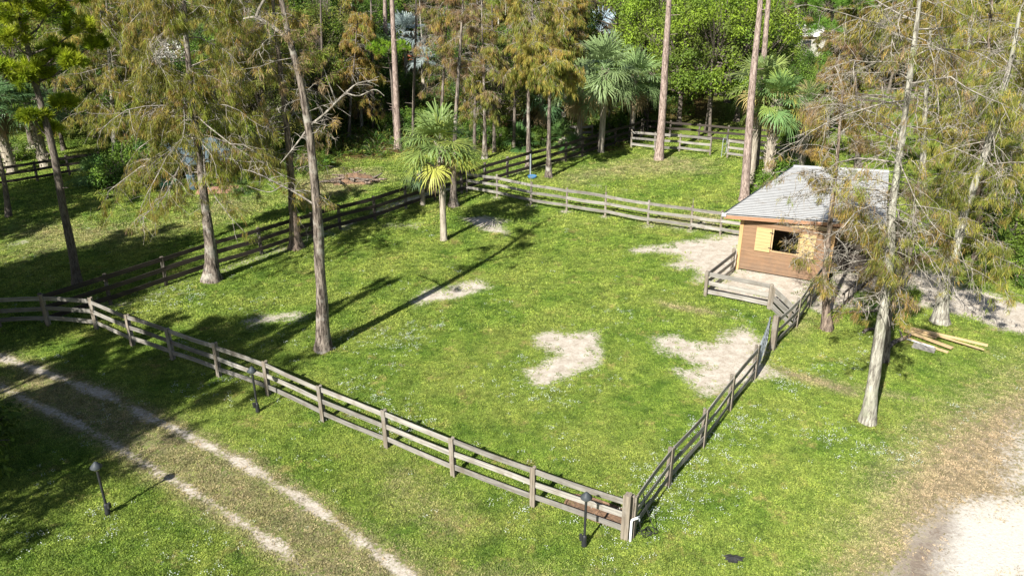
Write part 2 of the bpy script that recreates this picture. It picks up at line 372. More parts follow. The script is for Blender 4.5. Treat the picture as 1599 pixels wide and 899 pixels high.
def make_pine(path, r0, tufts, cols, bare=True, balls=(), bark='pine', tn=60, tl=.26):
    """tufts: list of (trunk share, azimuth, length, ball radius)"""
    tr = MB(); br = MB(); lf = MB(); P = catmull(path, 22); t = np.linspace(0, 1, 22)
    tube(tr, P, r0 * (1 - .6 * t) * (1 + .35 * np.exp(-P[:, 2] / .4)), 12, jit=.07)
    for k in range(14 if bare else 0):
        u = random.uniform(.3, .95); b = P[int(u * 21)]; ph = random.uniform(0, 6.28); L = random.uniform(.2, .8)
        tube(tr, np.array([b, b + np.array([math.cos(ph), math.sin(ph), .1]) * L]), [.03, .012], 4)
    for (u, ph, L, rb) in list(tufts) + [(None, b_, 0, r_) for b_, r_ in balls]:
        if u is None:
            c_ = np.array(ph[:]); b = P[np.argmin(np.linalg.norm(P + np.array([0, 0, .8]) - c_, axis=1))]; pp = np.array([b, (b + c_) / 2 + np.array([0, 0, -.15]), c_])
        else:
            b = P[min(21, int(u * 21))]; d = np.array([math.cos(ph), math.sin(ph), .25]); pp = np.array([b, b + d * L * .5, b + d * L + np.array([0, 0, .15 * L])])
        tube(br, pp, [.05 + .01 * L, .04, .02], 5)
        nt_ = int(16 * rb + 7)
        cs = pp[2] + rdir(nt_, -.5, 1) * rb * rng.uniform(.4, 1, (nt_, 1)) * np.array([1, 1, .65])
        for c_ in cs:
            tube(br, np.array([pp[2] * .7 + pp[1] * .3, c_]), [.02, .008], 3, cap=False)
        hue = palette(nt_, cols)
        PP = np.repeat(cs, tn, 0) + rng.normal(size=(nt_ * tn, 3)) * .03
        out_ = np.repeat(cs - (pp[2] - np.array([0, 0, rb * .3])), tn, 0); out_ /= np.linalg.norm(out_, axis=1)[:, None] + 1e-6
        DD = rng.normal(size=(len(PP), 3)) * .6 + out_ * .7 + np.array([0, 0, .12])
        blades(lf, PP, DD, tl * rng.uniform(.7, 1.3, len(PP)), .03, np.repeat(hue, tn, 0) * rng.uniform(.75, 1.25, (len(PP), 1)))
    if not lf.v: 
        return (('trunk', tr.mesh('trunk', M[bark], True)),)
    return (('trunk', tr.mesh('trunk', M[bark], True)), ('branches', br.mesh('branches', M['dark'])), ('crown', lf.mesh('crown', M['needle'])))
def make_broadleaf(H, Rr, cols, wts, nclump=55, nleaf=230, leaf=.16, cr=.8, low=.25, bark='dark', trunk_r=.2, gap=.0):
    tr = MB(); br = MB(); lf = MB()
    lean = rng.normal(size=2) * .35
    path = [(0, 0, 0), (lean[0] * .3, lean[1] * .3, H * .3), (lean[0], lean[1], H * .62)]
    P = catmull(path, 10); tube(tr, P, trunk_r * np.linspace(1, .5, 10) * (1 + .5 * np.exp(-P[:, 2] / .4)), 10, jit=.08)
    C = []; tries = 0
    while len(C) < nclump and tries < 4000:
        tries += 1
        d = rdir(1, -.55, 1)[0]; z = (H * (low + 1) / 2) + d[2] * H * (1 - low) / 2; rr = Rr * (.86 + .25 * math.sin(3 * math.atan2(d[1], d[0]) + H)) * random.uniform(.35, 1) ** .5
        c = np.array([d[0] * rr, d[1] * rr, z])
        if all(np.linalg.norm((c - q) * np.array([1, 1, 1.3])) > cr * .75 for q in C): C.append(c)
    for c in C:
        s = P[min(9, 4 + int(5 * random.random()))]; mid = (s + c) / 2 + np.array([0, 0, -.1 * np.linalg.norm(c - s)])
        tube(br, catmull([s, mid, c], 5), np.linspace(.06, .015, 5) * (1 + H / 14), 4, cap=False)
        for _ in range(3):
            tube(br, np.array([mid, c + rng.normal(size=3) * cr * .5]), [.025, .01], 3, cap=False)
    C = np.array(C); nC = len(C); sz = rng.uniform(.6, 1.25, nC)
    hue = palette(nC, cols, wts, .12)
    idx = np.repeat(np.arange(nC), nleaf); n = len(idx)
    off = rdir(n, -1, 1) * (rng.random((n, 1)) ** .45) * cr * sz[idx][:, None] * np.array([1, 1, .72])
    # sub-lobes
    off += (rng.normal(size=(nC * 7, 3)) * cr * .22)[idx * 7 + rng.integers(0, 7, n)]
    PP = C[idx] + off
    Nn = off / (np.linalg.norm(off, axis=1)[:, None] + 1e-6) + np.array([0, 0, .6]) + rng.normal(size=(n, 3)) * .45
    DD = np.cross(Nn, rng.normal(size=(n, 3))) + np.array([0, 0, -.3])
    blades(lf, PP, DD, leaf * rng.uniform(.6, 1.4, n), leaf * .6, np.clip(hue[idx] * (1 + .2 * rng.normal(size=(n, 1))), .004, .9), 0, Nn)
    return (('trunk', tr.mesh('trunk', M[bark], True)), ('branches', br.mesh('branches', M[bark])), ('crown', lf.mesh('crown', M['leaf'])))
def make_palm(H, rt, nf=30, flen=1.0, cols=None, dead=8, boots=0.0, path=None, small=False, col2=None):
    tr = MB(); lf = MB(); dd_ = MB(); pt = MB()
    path = path or [(0, 0, 0), (.05, .02, H * .5), (0, 0, H)]
    P = catmull(path, 16)
    rad = rt * (1 + .25 * np.exp(-P[:, 2] / .3) + .06 * np.sin(P[:, 2] * 19)); tube(tr, P, rad, 12, jit=.05)
    T = P[-1]
    nb = int(boots * 90 * H / 3) + 26
    for k in range(nb):   # leaf-base boots
        z = H - .05 - (random.random() ** (1.0 if boots else 1.6)) * (boots * H * .95 if boots else .7); a = k * 2.4
        q = max(0, min(15, z / H * 15)); i = min(int(q), 14); c = P[i] + (P[i + 1] - P[i]) * (q - i)
        d = np.array([math.cos(a), math.sin(a), 0]); b = c + d * rt * .85; t_ = b + d * random.uniform(.08, .17) + np.array([0, 0, random.uniform(.12, .25)])
        tube(tr, np.array([b - d * .04, (b + t_) / 2 + d * .03, t_]), [.05, .04, .02], 4)
    def frond(az, el, L, R_, col, mb, curl=.5, droop=.35):
        droop = droop * .75
        d = np.array([math.cos(az) * math.cos(el), math.sin(az) * math.cos(el), math.sin(el)])
        pp = [T + np.array([0, 0, random.uniform(-.15, .15)])]; dv = d.copy()
        for s in range(4):
            dv = dv + np.array([0, 0, -.10 - .05 * droop]); dv /= np.linalg.norm(dv); pp.append(pp[-1] + dv * L / 4)
        pp = np.array(pp); tube(pt if mb is lf else mb, pp, np.linspace(.022, .012, 5), 4, cap=False, col=np.array(col) * 1.1)
        S = np.cross(dv, [0, 0, 1]); S /= np.linalg.norm(S) + 1e-6; U = np.cross(S, dv)
        nbld = 27; hb = pp[-1]
        aa = np.linspace(-2.0, 2.0, nbld) + rng.normal(size=nbld) * .055
        for a in aa:
            ax = dv * math.cos(a) + S * math.sin(a)
            ax = ax + U * (.28 * abs(math.sin(a)) * curl + .08 * ((random.random() - .5)))
            ax /= np.linalg.norm(ax); ln = R_ * (1 - .28 * (abs(a) / 2.35) ** 2) * random.uniform(.72, 1.12)
            side = np.cross(ax, U); side /= np.linalg.norm(side) + 1e-6
            w0 = .021 * R_ + .006; s0 = hb + ax * .05; m1 = hb + ax * ln * .5 - np.array([0, 0, .03 * ln * droop]); m2 = hb + ax * ln * .8 - np.array([0, 0, 1]) * ln * .16 * (droop + .1); tp = hb + ax * ln * .93 - np.array([0, 0, 1]) * ln * .5 * (droop + .1) + rng.normal(size=3) * .03
            V = [s0 - side * .006, s0 + side * .006, m1 + side * w0, m1 - side * w0, m2 + side * w0 * .7, m2 - side * w0 * .7, tp + side * .003, tp - side * .003]
            c = np.array(col) * random.uniform(.8, 1.2)
            mb.add(V, [[0, 1, 2, 3], [3, 2, 4, 5], [5, 4, 6, 7]], c)
    cols = [tuple(1.35 * q for q in c_) for c_ in cols] if cols and max(max(c_) for c_ in cols) < .24 else cols
    cols = cols or [(.11, .16, .035), (.09, .14, .04), (.16, .19, .04)]
    for k in range(nf):
        az = k * 2.399 + random.uniform(-.5, .5); u = k / nf
        el = 1.45 - 1.85 * u + random.uniform(-.32, .32)
        c = cols[random.randrange(len(cols))]
        if u > .62 and col2 and random.random() < .4: c = col2
        frond(az, el, flen * random.uniform(.75, 1.0) * (.7 + .4 * u), flen * random.uniform(.8, .98), c, lf, random.uniform(.3, .9), .12 + .75 * u + random.uniform(-.1, .2))
    for k in range(dead):
        frond(k * 2.1 + random.random(), -.95 + random.uniform(-.35, .2), flen * .8, flen * .6, (.30, .21, .115), dd_, 1.2, 1.3)
    res = [('trunk', tr.mesh('trunk', M['palmt'], True)), ('crown', lf.mesh('crown', M['palm'])), ('stalks', pt.mesh('stalks', M['palm']))]
    if dead: res.append(('dead_fronds', dd_.mesh('dead_fronds', M['palm'])))
    return res
def place_tree(name, parts, loc, label, cat='tree', group=None, rz=0.0, s=1.0, sz=None):
    t = empty(name, loc, rz, label, cat, group); t.scale = (s, s, sz or s)
    for nm, me in parts: link(nm, me, t)
    return t
def copy_thing(src, loc, rz, s, label, group=None, sz=None):
    r = src.copy(); COL.objects.link(r); r.location = loc; r.rotation_euler = (0, 0, rz); r.scale = (s, s, sz or s); r['label'] = label
    if group: r['group'] = group
    elif 'group' in r: del r['group']
    for ch in src.children:
        c = ch.copy(); COL.objects.link(c); c.parent = r
    return r
def px_path(pts, shift=None):
    """pixel polyline of a trunk standing at the ground point under its first pixel; local coords"""
    b = at(*pts[0]); res = []
    for k, (x, y) in enumerate(pts):
        p = onplane(x, y, b.y) - b
        if k: p.y += 0.0
        res.append(p)
    return b, res

# ------------------------------------------------------------------ ground
def wpoly(px): return np.array([at(x, y)[:2] for x, y in px])
def sdist(X, Y, poly, closed=True):
    n = len(poly); d = np.full(X.shape, 1e9); ins = np.zeros(X.shape, bool)
    for i in range(n if closed else n - 1):
        a = poly[i]; b = poly[(i + 1) % n]; e = b - a; L = e @ e + 1e-9
        t = np.clip(((X - a[0]) * e[0] + (Y - a[1]) * e[1]) / L, 0, 1)
        d = np.minimum(d, np.hypot(X - a[0] - t * e[0], Y - a[1] - t * e[1]))
        if closed:
            c = ((a[1] > Y) != (b[1] > Y)); xx = a[0] + (Y - a[1]) / ((b[1] - a[1]) if abs(b[1] - a[1]) > 1e-9 else 1e-9) * e[0]
            ins ^= c & (X < xx)
    return np.where(ins, -d, d) if closed else d
def soft(d, w): return np.clip(.5 - d / (2 * w), 0, 1)
def softw(d, w): return np.clip(.5 - d / (2 * (w + .35)), 0, 1)
DARKF = [(76, 508), (175, 476), (262, 446), (342, 418), (411, 398), (463, 380), (492, 372), (533, 359), (588, 344), (636, 327), (681, 313), (723, 303), (759, 290), (794, 279), (830, 268), (858, 260), (885, 253), (911, 244), (936, 237), (962, 229), (985, 222), (1003, 215)]
SAND = [
    ([(640, 470), (668, 452), (700, 447), (740, 438), (768, 440), (760, 452), (725, 463), (690, 470), (655, 476)], .35, 1),
    ([(722, 340), (758, 337), (790, 345), (787, 366), (760, 362), (733, 350)], .5, 1),
    ([(832, 522), (860, 516), (885, 522), (940, 517), (938, 545), (930, 575), (900, 588), (860, 603), (832, 598), (820, 576), (846, 556), (872, 552), (830, 540)], .28, 1),
    ([(1010, 528), (1050, 525), (1110, 535), (1128, 518), (1175, 512), (1192, 530), (1200, 570), (1225, 588), (1182, 590), (1120, 616), (1088, 610), (1045, 580), (1098, 572), (1060, 556), (1030, 546)], .35, 1),
    ([(990, 388), (1060, 376), (1125, 366), (1175, 360), (1175, 425), (1105, 441), (1082, 440), (1080, 425), (1036, 412), (1062, 398), (1000, 396)], .5, 1),
    ([(1104, 450), (1147, 415), (1300, 425), (1250, 480), (1236, 492), (1204, 474), (1106, 458)], .3, 1),
    ([(1266, 470), (1300, 425), (1400, 420), (1480, 425), (1520, 452), (1640, 485), (1640, 530), (1560, 515), (1520, 500), (1440, 478), (1380, 487), (1330, 482), (1290, 492), (1268, 482)], .35, 1),
    ([(375, 500), (405, 490), (462, 484), (494, 496), (440, 508), (385, 514)], .5, .8),
    ([(1372, 930), (1400, 858), (1425, 820), (1475, 792), (1560, 772), (1680, 750), (1760, 930)], .6, 1),
    ([(1520, 740), (1540, 690), (1599, 630), (1680, 600), (1680, 790), (1590, 790), (1545, 780)], .9, .66),
    ([(1120, 338), (1030, 345), (1010, 356), (1060, 364), (1130, 366)], 1.0, .62),
    ([(580, 348), (600, 344), (660, 350), (650, 358), (600, 356)], .8, .7),
    ([(520, 355), (590, 325), (640, 305), (715, 288), (720, 297), (640, 318), (590, 338), (530, 366)], .6, .75),
    ([(100, 480), (180, 468), (250, 448), (330, 420), (400, 395), (520, 352), (530, 366), (420, 405), (350, 428), (270, 452), (190, 484)], .7, .62),
    ([(925, 290), (940, 286), (950, 292), (935, 297)], .4, .7), ([(968, 294), (982, 296), (975, 300)], .3, .7), ([(855, 282), (875, 280), (872, 286)], .4, .6),
    ([(1375, 738), (1410, 736), (1412, 744), (1385, 746)], .25, .8), ([(1036, 499), (1046, 499), (1044, 504)], .12, 1),
    ([(0, 380), (40, 372), (60, 378), (0, 392)], .8, .7), ([(25, 225), (70, 218), (70, 232), (25, 238)], 1.2, 1),
    ([(735, 300), (800, 262), (930, 228), (935, 240), (810, 275), (760, 297)], .6, .55),
    ([(320, 285), (380, 280), (390, 296), (330, 300)], .6, .5),
]
for (x, y) in [(775, 308), (828, 321), (884, 330), (944, 339), (1011, 351), (1078, 360), (832, 790)]:
    SAND.append(([(x - 11, y), (x, y - 4), (x + 12, y + 1), (x, y + 6)], .18, .85))
DRY = [
    ([(1290, 940), (1345, 820), (1400, 710), (1470, 650), (1640, 570), (1700, 940)], 1.8, 1.0),
    ([(1250, 940), (1330, 800), (1420, 640), (1560, 540), (1640, 540), (1640, 940)], 2.0, .55),
    ([(1195, 568), (1290, 590), (1345, 612), (1345, 624), (1280, 606), (1200, 582)], .4, .8),
    ([(1230, 575), (1330, 598), (1460, 622), (1450, 634), (1330, 612), (1230, 588)], .4, .62),
    ([(0, 540), (100, 575), (250, 635), (400, 715), (520, 790), (700, 880), (950, 899), (940, 960), (500, 960), (300, 800), (150, 700), (0, 640)], .9, .62),
    ([(1020, 470), (1080, 478), (1130, 492), (1160, 500), (1100, 492), (1040, 482)], .4, .8),
    ([(600, 690), (720, 760), (800, 830), (700, 880), (560, 800)], 1.0, .42),
    ([(0, 350), (120, 340), (260, 345), (320, 300), (430, 300), (420, 330), (250, 380), (100, 400), (0, 430)], 2.0, .5),
    ([(860, 270), (1020, 240), (1130, 250), (1120, 275), (960, 280), (880, 300)], 1.5, .5),
    ([(990, 340), (1130, 330), (1140, 366), (1000, 352)], .8, .6),
    ([(440, 285), (520, 262), (600, 262), (620, 280), (540, 310), (450, 320)], 1.4, .6),
    ([(1200, 500), (1260, 470), (1290, 500), (1260, 540)], .8, .45),
]
LIT = [
    ([(400, 268), (480, 262), (620, 250), (760, 236), (900, 215), (1000, 195), (1000, 60), (-300, 20), (-300, 150), (300, 225)], 3.0, .9),
    ([(490, 222), (640, 216), (780, 218), (790, 240), (560, 250)], 1.5, .8),
    ([(895, 232), (950, 220), (1000, 225), (960, 240)], .8, .8),
    ([(150, 620), (0, 600), (0, 760), (120, 780)], 1.0, .0),
]
TR1 = wpoly([(-120, 520), (0, 557), (60, 578), (170, 620), (300, 682), (420, 748), (520, 812), (600, 872), (660, 920), (720, 980)])
TR2 = wpoly([(-120, 562), (0, 602), (60, 632), (150, 677), (250, 738), (320, 778), (400, 832), (480, 888), (540, 940), (590, 990)])
TRUNKS = [(506, 545), (332, 437), (462, 387), (708, 322), (1354, 658), (1378, 562), (1468, 503), (1291, 514), (857, 277), (826, 262), (693, 375), (121, 443), (1029, 250), (1162, 314), (545, 218), (622, 232), (757, 248)]
def masks(X, Y):
    sand = np.zeros(X.shape); dry = np.zeros(X.shape); lit = np.zeros(X.shape); white = np.zeros(X.shape); grey = np.zeros(X.shape)
    for px, w, s in SAND: sand = np.maximum(sand, s * softw(sdist(X + .35 * vnoise(X, Y, 2.2, 21), Y + .35 * vnoise(X, Y, 2.2, 22), wpoly(px)), w))
    for px, w, s in DRY: dry = np.maximum(dry, s * soft(sdist(X, Y, wpoly(px)), w))
    for px, w, s in LIT: lit = np.maximum(lit, s * soft(sdist(X, Y, wpoly(px)), w))
    for T_, s in ((TR1, .95), (TR2, .9)):
        d = sdist(X, Y, T_, False) + .16 * vnoise(X, Y, 2.6, 31); fade = np.clip((Y - 13.5) / 2.2, .85, 1)
        sand = np.maximum(sand, s * fade * soft(d - .16, .26)); dry = np.maximum(dry, .8 * soft(d - .45, .4))
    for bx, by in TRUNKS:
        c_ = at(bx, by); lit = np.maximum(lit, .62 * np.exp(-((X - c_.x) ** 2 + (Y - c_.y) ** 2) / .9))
    white = soft(sdist(X, Y, wpoly(SAND[8][0])), .8); 
    white = np.maximum(white, .5 * soft(sdist(X, Y, wpoly(SAND[9][0])), 1.))
    grey = soft(sdist(X, Y, wpoly([(1385, 930), (1405, 865), (1440, 828), (1475, 800), (1485, 830), (1468, 880), (1460, 930)])), .8)
    return sand, dry, lit, white, grey
def vnoise(X, Y, s, seed):
    a = np.random.default_rng(seed); r = 0
    for k in range(6):
        th = a.uniform(0, 6.28); f = s * a.uniform(.6, 1.7); ph = a.uniform(0, 6.28)
        r = r + np.sin((X * math.cos(th) + Y * math.sin(th)) * f + ph + 1.3 * np.sin((X * math.sin(th) - Y * math.cos(th)) * f * .7 + ph * 2))
    return r / 6
def axis(lo, a, b, hi, st):
    mid = list(np.arange(a, b + st / 2, st)); L = []; g = st; x = a
    while x > lo: g *= 1.35; x -= g; L.append(x)
    Rr = []; g = st; x = mid[-1]
    while x < hi: g *= 1.35; x += g; Rr.append(x)
    return np.array(L[::-1] + mid + Rr)
gx = axis(-900, -30, 27, 900, .16); gy = axis(-200, 13, 58, 1500, .16)
XX, YY = np.meshgrid(gx, gy)
gs, gd, gl, gw, gg = masks(XX, YY)
far = np.clip((YY - 62) / 6, 0, 1) * np.clip((22 - XX + (YY - 60) * .1) / 6, 0, 1); gl = np.maximum(gl, far * .75)
ZZ = .025 * vnoise(XX, YY, .5, 3) - .03 * np.clip(gs, 0, 1) * 0 
def ground_mesh(name, sel=None, lift=0.0):
    ny, nx = XX.shape; ii, jj = np.meshgrid(np.arange(ny - 1), np.arange(nx - 1), indexing='ij')
    q = np.stack([ii * nx + jj, ii * nx + jj + 1, (ii + 1) * nx + jj + 1, (ii + 1) * nx + jj], -1).reshape(-1, 4)
    V = np.stack([XX, YY, ZZ + lift], -1).reshape(-1, 3); at_ = dict(sand=gs, dry=gd, litter=gl, white=gw, grey=gg)
    idx = np.arange(len(V))
    if sel is not None:
        q = q[sel.reshape(-1)[q].any(1)]; used = np.unique(q); remap = np.zeros(len(V), int); remap[used] = np.arange(len(used)); q = remap[q]; V = V[used]; idx = used
    mb = MB(); mb.add(V, q); me = mb.mesh(name, M['ground'], True)
    for k_, arr in at_.items():
        a = me.attributes.new(k_, 'FLOAT', 'POINT'); a.data.foreach_set('value', arr.reshape(-1)[idx].astype(np.float32))
    return me
def selpoly(px, pad): return sdist(XX, YY, wpoly(px)) < pad
g = link('ground', ground_mesh('ground')); g['kind'] = 'structure'
o = link('dirt_track', ground_mesh('dirt_track', np.minimum(sdist(XX, YY, TR1, False), sdist(XX, YY, TR2, False)) < .55, .004)); o['kind'] = 'structure'; o['label'] = 'two pale sandy wheel ruts crossing the grass outside the near fence'
o = link('sand_lot', ground_mesh('sand_lot', selpoly(SAND[8][0], .3), .004)); o['kind'] = 'structure'; o['label'] = 'bright white sand lot beside dry tan grass'
o = link('sand_driveway', ground_mesh('sand_driveway', selpoly(SAND[6][0], .2), .004)); o['kind'] = 'structure'; o['label'] = 'pale sandy driveway leading past the stable'
o = link('bare_sand', ground_mesh('bare_sand', selpoly(SAND[0][0], .1) | selpoly(SAND[1][0], .1) | selpoly(SAND[2][0], .1) | selpoly(SAND[3][0], .1) | selpoly(SAND[4][0], .1) | selpoly(SAND[5][0], .1), .004)); o['kind'] = 'structure'; o['label'] = 'bare pale sand patches worn into the paddock grass'

# ------------------------------------------------------------------ grass blades and small flowers (uncountable)
def proto_obj(name, me):
    return bpy.data.objects.new(name, me)
def tuft(n, r, h, w, seed):
    a = np.random.default_rng(seed); mb = MB()
    ang = a.uniform(0, 6.28, n); rr = r * np.sqrt(a.random(n)); P = np.stack([rr * np.cos(ang), rr * np.sin(ang), np.zeros(n)], 1)
    D = np.stack([np.cos(ang), np.sin(ang), np.zeros(n)], 1) * a.uniform(.1, 1.1, (n, 1)) + a.normal(size=(n, 3)) * .35; D[:, 2] = a.uniform(.5, 1.2, n)
    blades(mb, P, D, h * a.uniform(.6, 1.4, n), w, np.tile([.1, .15, .02], (n, 1)), .25)
    return mb.mesh('tuft', M['grass'])
def scatter(name, P, S, rnd, dry, protos, label, kind='stuff', cat=None):
    me = bpy.data.meshes.new(name); me.vertices.add(len(P)); me.vertices.foreach_set('co', P.reshape(-1).astype(np.float32))
    for k_, arr in (('sc', S), ('rnd', rnd), ('dry', dry), ('ang', rng.uniform(0, 6.28, len(P)))):
        a = me.attributes.new(k_, 'FLOAT', 'POINT'); a.data.foreach_set('value', np.asarray(arr, np.float32))
    me.update(); o = link(name, me); o['kind'] = kind; o['label'] = label
    if cat: o['category'] = cat
    ng = bpy.data.node_groups.new(name, 'GeometryNodeTree')
    ng.interface.new_socket('Geometry', in_out='INPUT', socket_type='NodeSocketGeometry'); ng.interface.new_socket('Geometry', in_out='OUTPUT', socket_type='NodeSocketGeometry')
    N_ = ng.nodes; gi = N_.new('NodeGroupInput'); go = N_.new('NodeGroupOutput'); L_ = ng.links
    join = N_.new('GeometryNodeJoinGeometry')
    k = len(protos)
    rv = N_.new('FunctionNodeRandomValue'); rv.data_type = 'INT'; rv.inputs[4].default_value = 0; rv.inputs[5].default_value = k - 1
    for i, pm in enumerate(protos):
        po = proto_obj(name + '_source', pm); oi = N_.new('GeometryNodeObjectInfo'); oi.inputs[0].default_value = po
        cmpn = N_.new('FunctionNodeCompare'); cmpn.data_type = 'INT'; cmpn.operation = 'EQUAL'; L_.new(rv.outputs[2], cmpn.inputs[2]); cmpn.inputs[3].default_value = i
        ip = N_.new('GeometryNodeInstanceOnPoints'); L_.new(gi.outputs[0], ip.inputs['Points']); L_.new(oi.outputs['Geometry'], ip.inputs['Instance']); L_.new(cmpn.outputs[0], ip.inputs['Selection'])
        na = N_.new('GeometryNodeInputNamedAttribute'); na.data_type = 'FLOAT'; na.inputs[0].default_value = 'ang'
        cx = N_.new('ShaderNodeCombineXYZ'); L_.new(na.outputs[0], cx.inputs[2]); L_.new(cx.outputs[0], ip.inputs['Rotation'])
        ns = N_.new('GeometryNodeInputNamedAttribute'); ns.data_type = 'FLOAT'; ns.inputs[0].default_value = 'sc'; L_.new(ns.outputs[0], ip.inputs['Scale'])
        L_.new(ip.outputs[0], join.inputs[0])
    L_.new(join.outputs[0], go.inputs[0])
    md = o.modifiers.new('scatter', 'NODES'); md.node_group = ng
    return o
def inframe(P, m=40):
    z = P[:, 2] - HC; d = P[:, 1] * math.cos(TH) - z * math.sin(TH); u = P[:, 1] * math.sin(TH) + z * math.cos(TH)
    x = 799.5 + F * P[:, 0] / d; y = 449.5 - F * u / d
    return (x > -m) & (x < 1599 + m) & (y > -m) & (y < 899 + m)
def zsample(x, y): return .025 * vnoise(x, y, .5, 3)
def pts_in(y0, y1, dens):
    A = (y1 - y0) * 2 * (y1 * .75); n = int(A * dens); x = rng.uniform(-y1 * .75 - 1, y1 * .75 + 1, n); y = rng.uniform(y0, y1, n)
    P = np.stack([x, y, zsample(x, y)], 1); return P[inframe(P)]
P = np.concatenate([pts_in(13.5, 20, 190), pts_in(20, 28, 120), pts_in(28, 40, 60), pts_in(40, 62, 22)])
s_, d_, l_, w_, g_ = masks(P[:, 0], P[:, 1]); nz = vnoise(P[:, 0], P[:, 1], 3.0, 5) * .25 + rng.normal(size=len(P)) * .12
keep = ((s_ + nz * .7 < .42) | ((rng.random(len(P)) < .10) & (s_ < .99))) & (l_ + nz < .6) & (rng.random(len(P)) > d_ * .35); P = P[keep]; d_ = d_[keep]; nz = nz[keep]
S = np.where(P[:, 1] < 28, 1.0, 1.45) * rng.uniform(.6, 1.3, len(P)) * np.where(P[:, 1] > 40, 1.4, 1)
scatter('grass', P, S, rng.random(len(P)), np.clip(d_ * 1.1 + nz * .5, 0, 1), [tuft(14, .10, .055, .022, 1), tuft(12, .12, .045, .026, 2), tuft(16, .09, .07, .018, 3)],
        'short bright green grass with straw patches covering the paddock and verge')
# white flower specks
fm = []
k_ = NT('flower_petals'); k_.put(k_.b.inputs['Base Color'], (.42, .46, .41)); k_.b.inputs['Roughness'].default_value = .7; M['petal'] = k_.m
for sd in (1, 2):
    a = np.random.default_rng(sd); mb = MB(); n = 5
    P0 = np.stack([a.uniform(-.07, .07, n), a.uniform(-.07, .07, n), a.uniform(.05, .08, n)], 1)
    for p in P0:
        r_ = a.uniform(.007, .0125); aa = np.arange(6) * math.pi / 3; V = np.stack([p[0] + r_ * np.cos(aa), p[1] + r_ * np.sin(aa), p[2] + a.normal(size=6) * .004], 1)
        mb.add(np.vstack([V, p + [0, 0, .012]]), [[i, (i + 1) % 6, 6] for i in range(6)])
    fm.append(mb.mesh('flower', M['petal']))
P = np.concatenate([pts_in(13.5, 22, 46), pts_in(22, 32, 34), pts_in(32, 40, 10)])
s_, d_, l_, w_, g_ = masks(P[:, 0], P[:, 1])
cl = vnoise(P[:, 0], P[:, 1], .9, 9) + .6 * vnoise(P[:, 0], P[:, 1], 3.1, 10)
for (x, y, r, a_) in ((1040, 740, 2.2, .7), (1300, 690, 1.9, .9), (850, 600, 2.5, .5), (290, 480, 2.5, .6), (560, 560, 2.5, .5), (600, 660, 2.2, .5), (960, 850, 1.4, .6), (1280, 560, 2, .4), (170, 800, 1.5, .4), (350, 580, 2, .4), (740, 700, 2.0, .2), (1100, 800, 2, .2)):
    c = at(x, y); cl = cl + a_ * np.exp(-((P[:, 0] - c.x) ** 2 + (P[:, 1] - c.y) ** 2) / r ** 2)
keep = (cl + rng.normal(size=len(P)) * .34 > .88) & (s_ < .35) & (d_ < .7); P = P[keep]
scatter('small_flowers', P, rng.uniform(.7, 1.5, len(P)), rng.random(len(P)), np.zeros(len(P)), fm, 'tiny white flowers speckling the paddock grass in loose drifts')

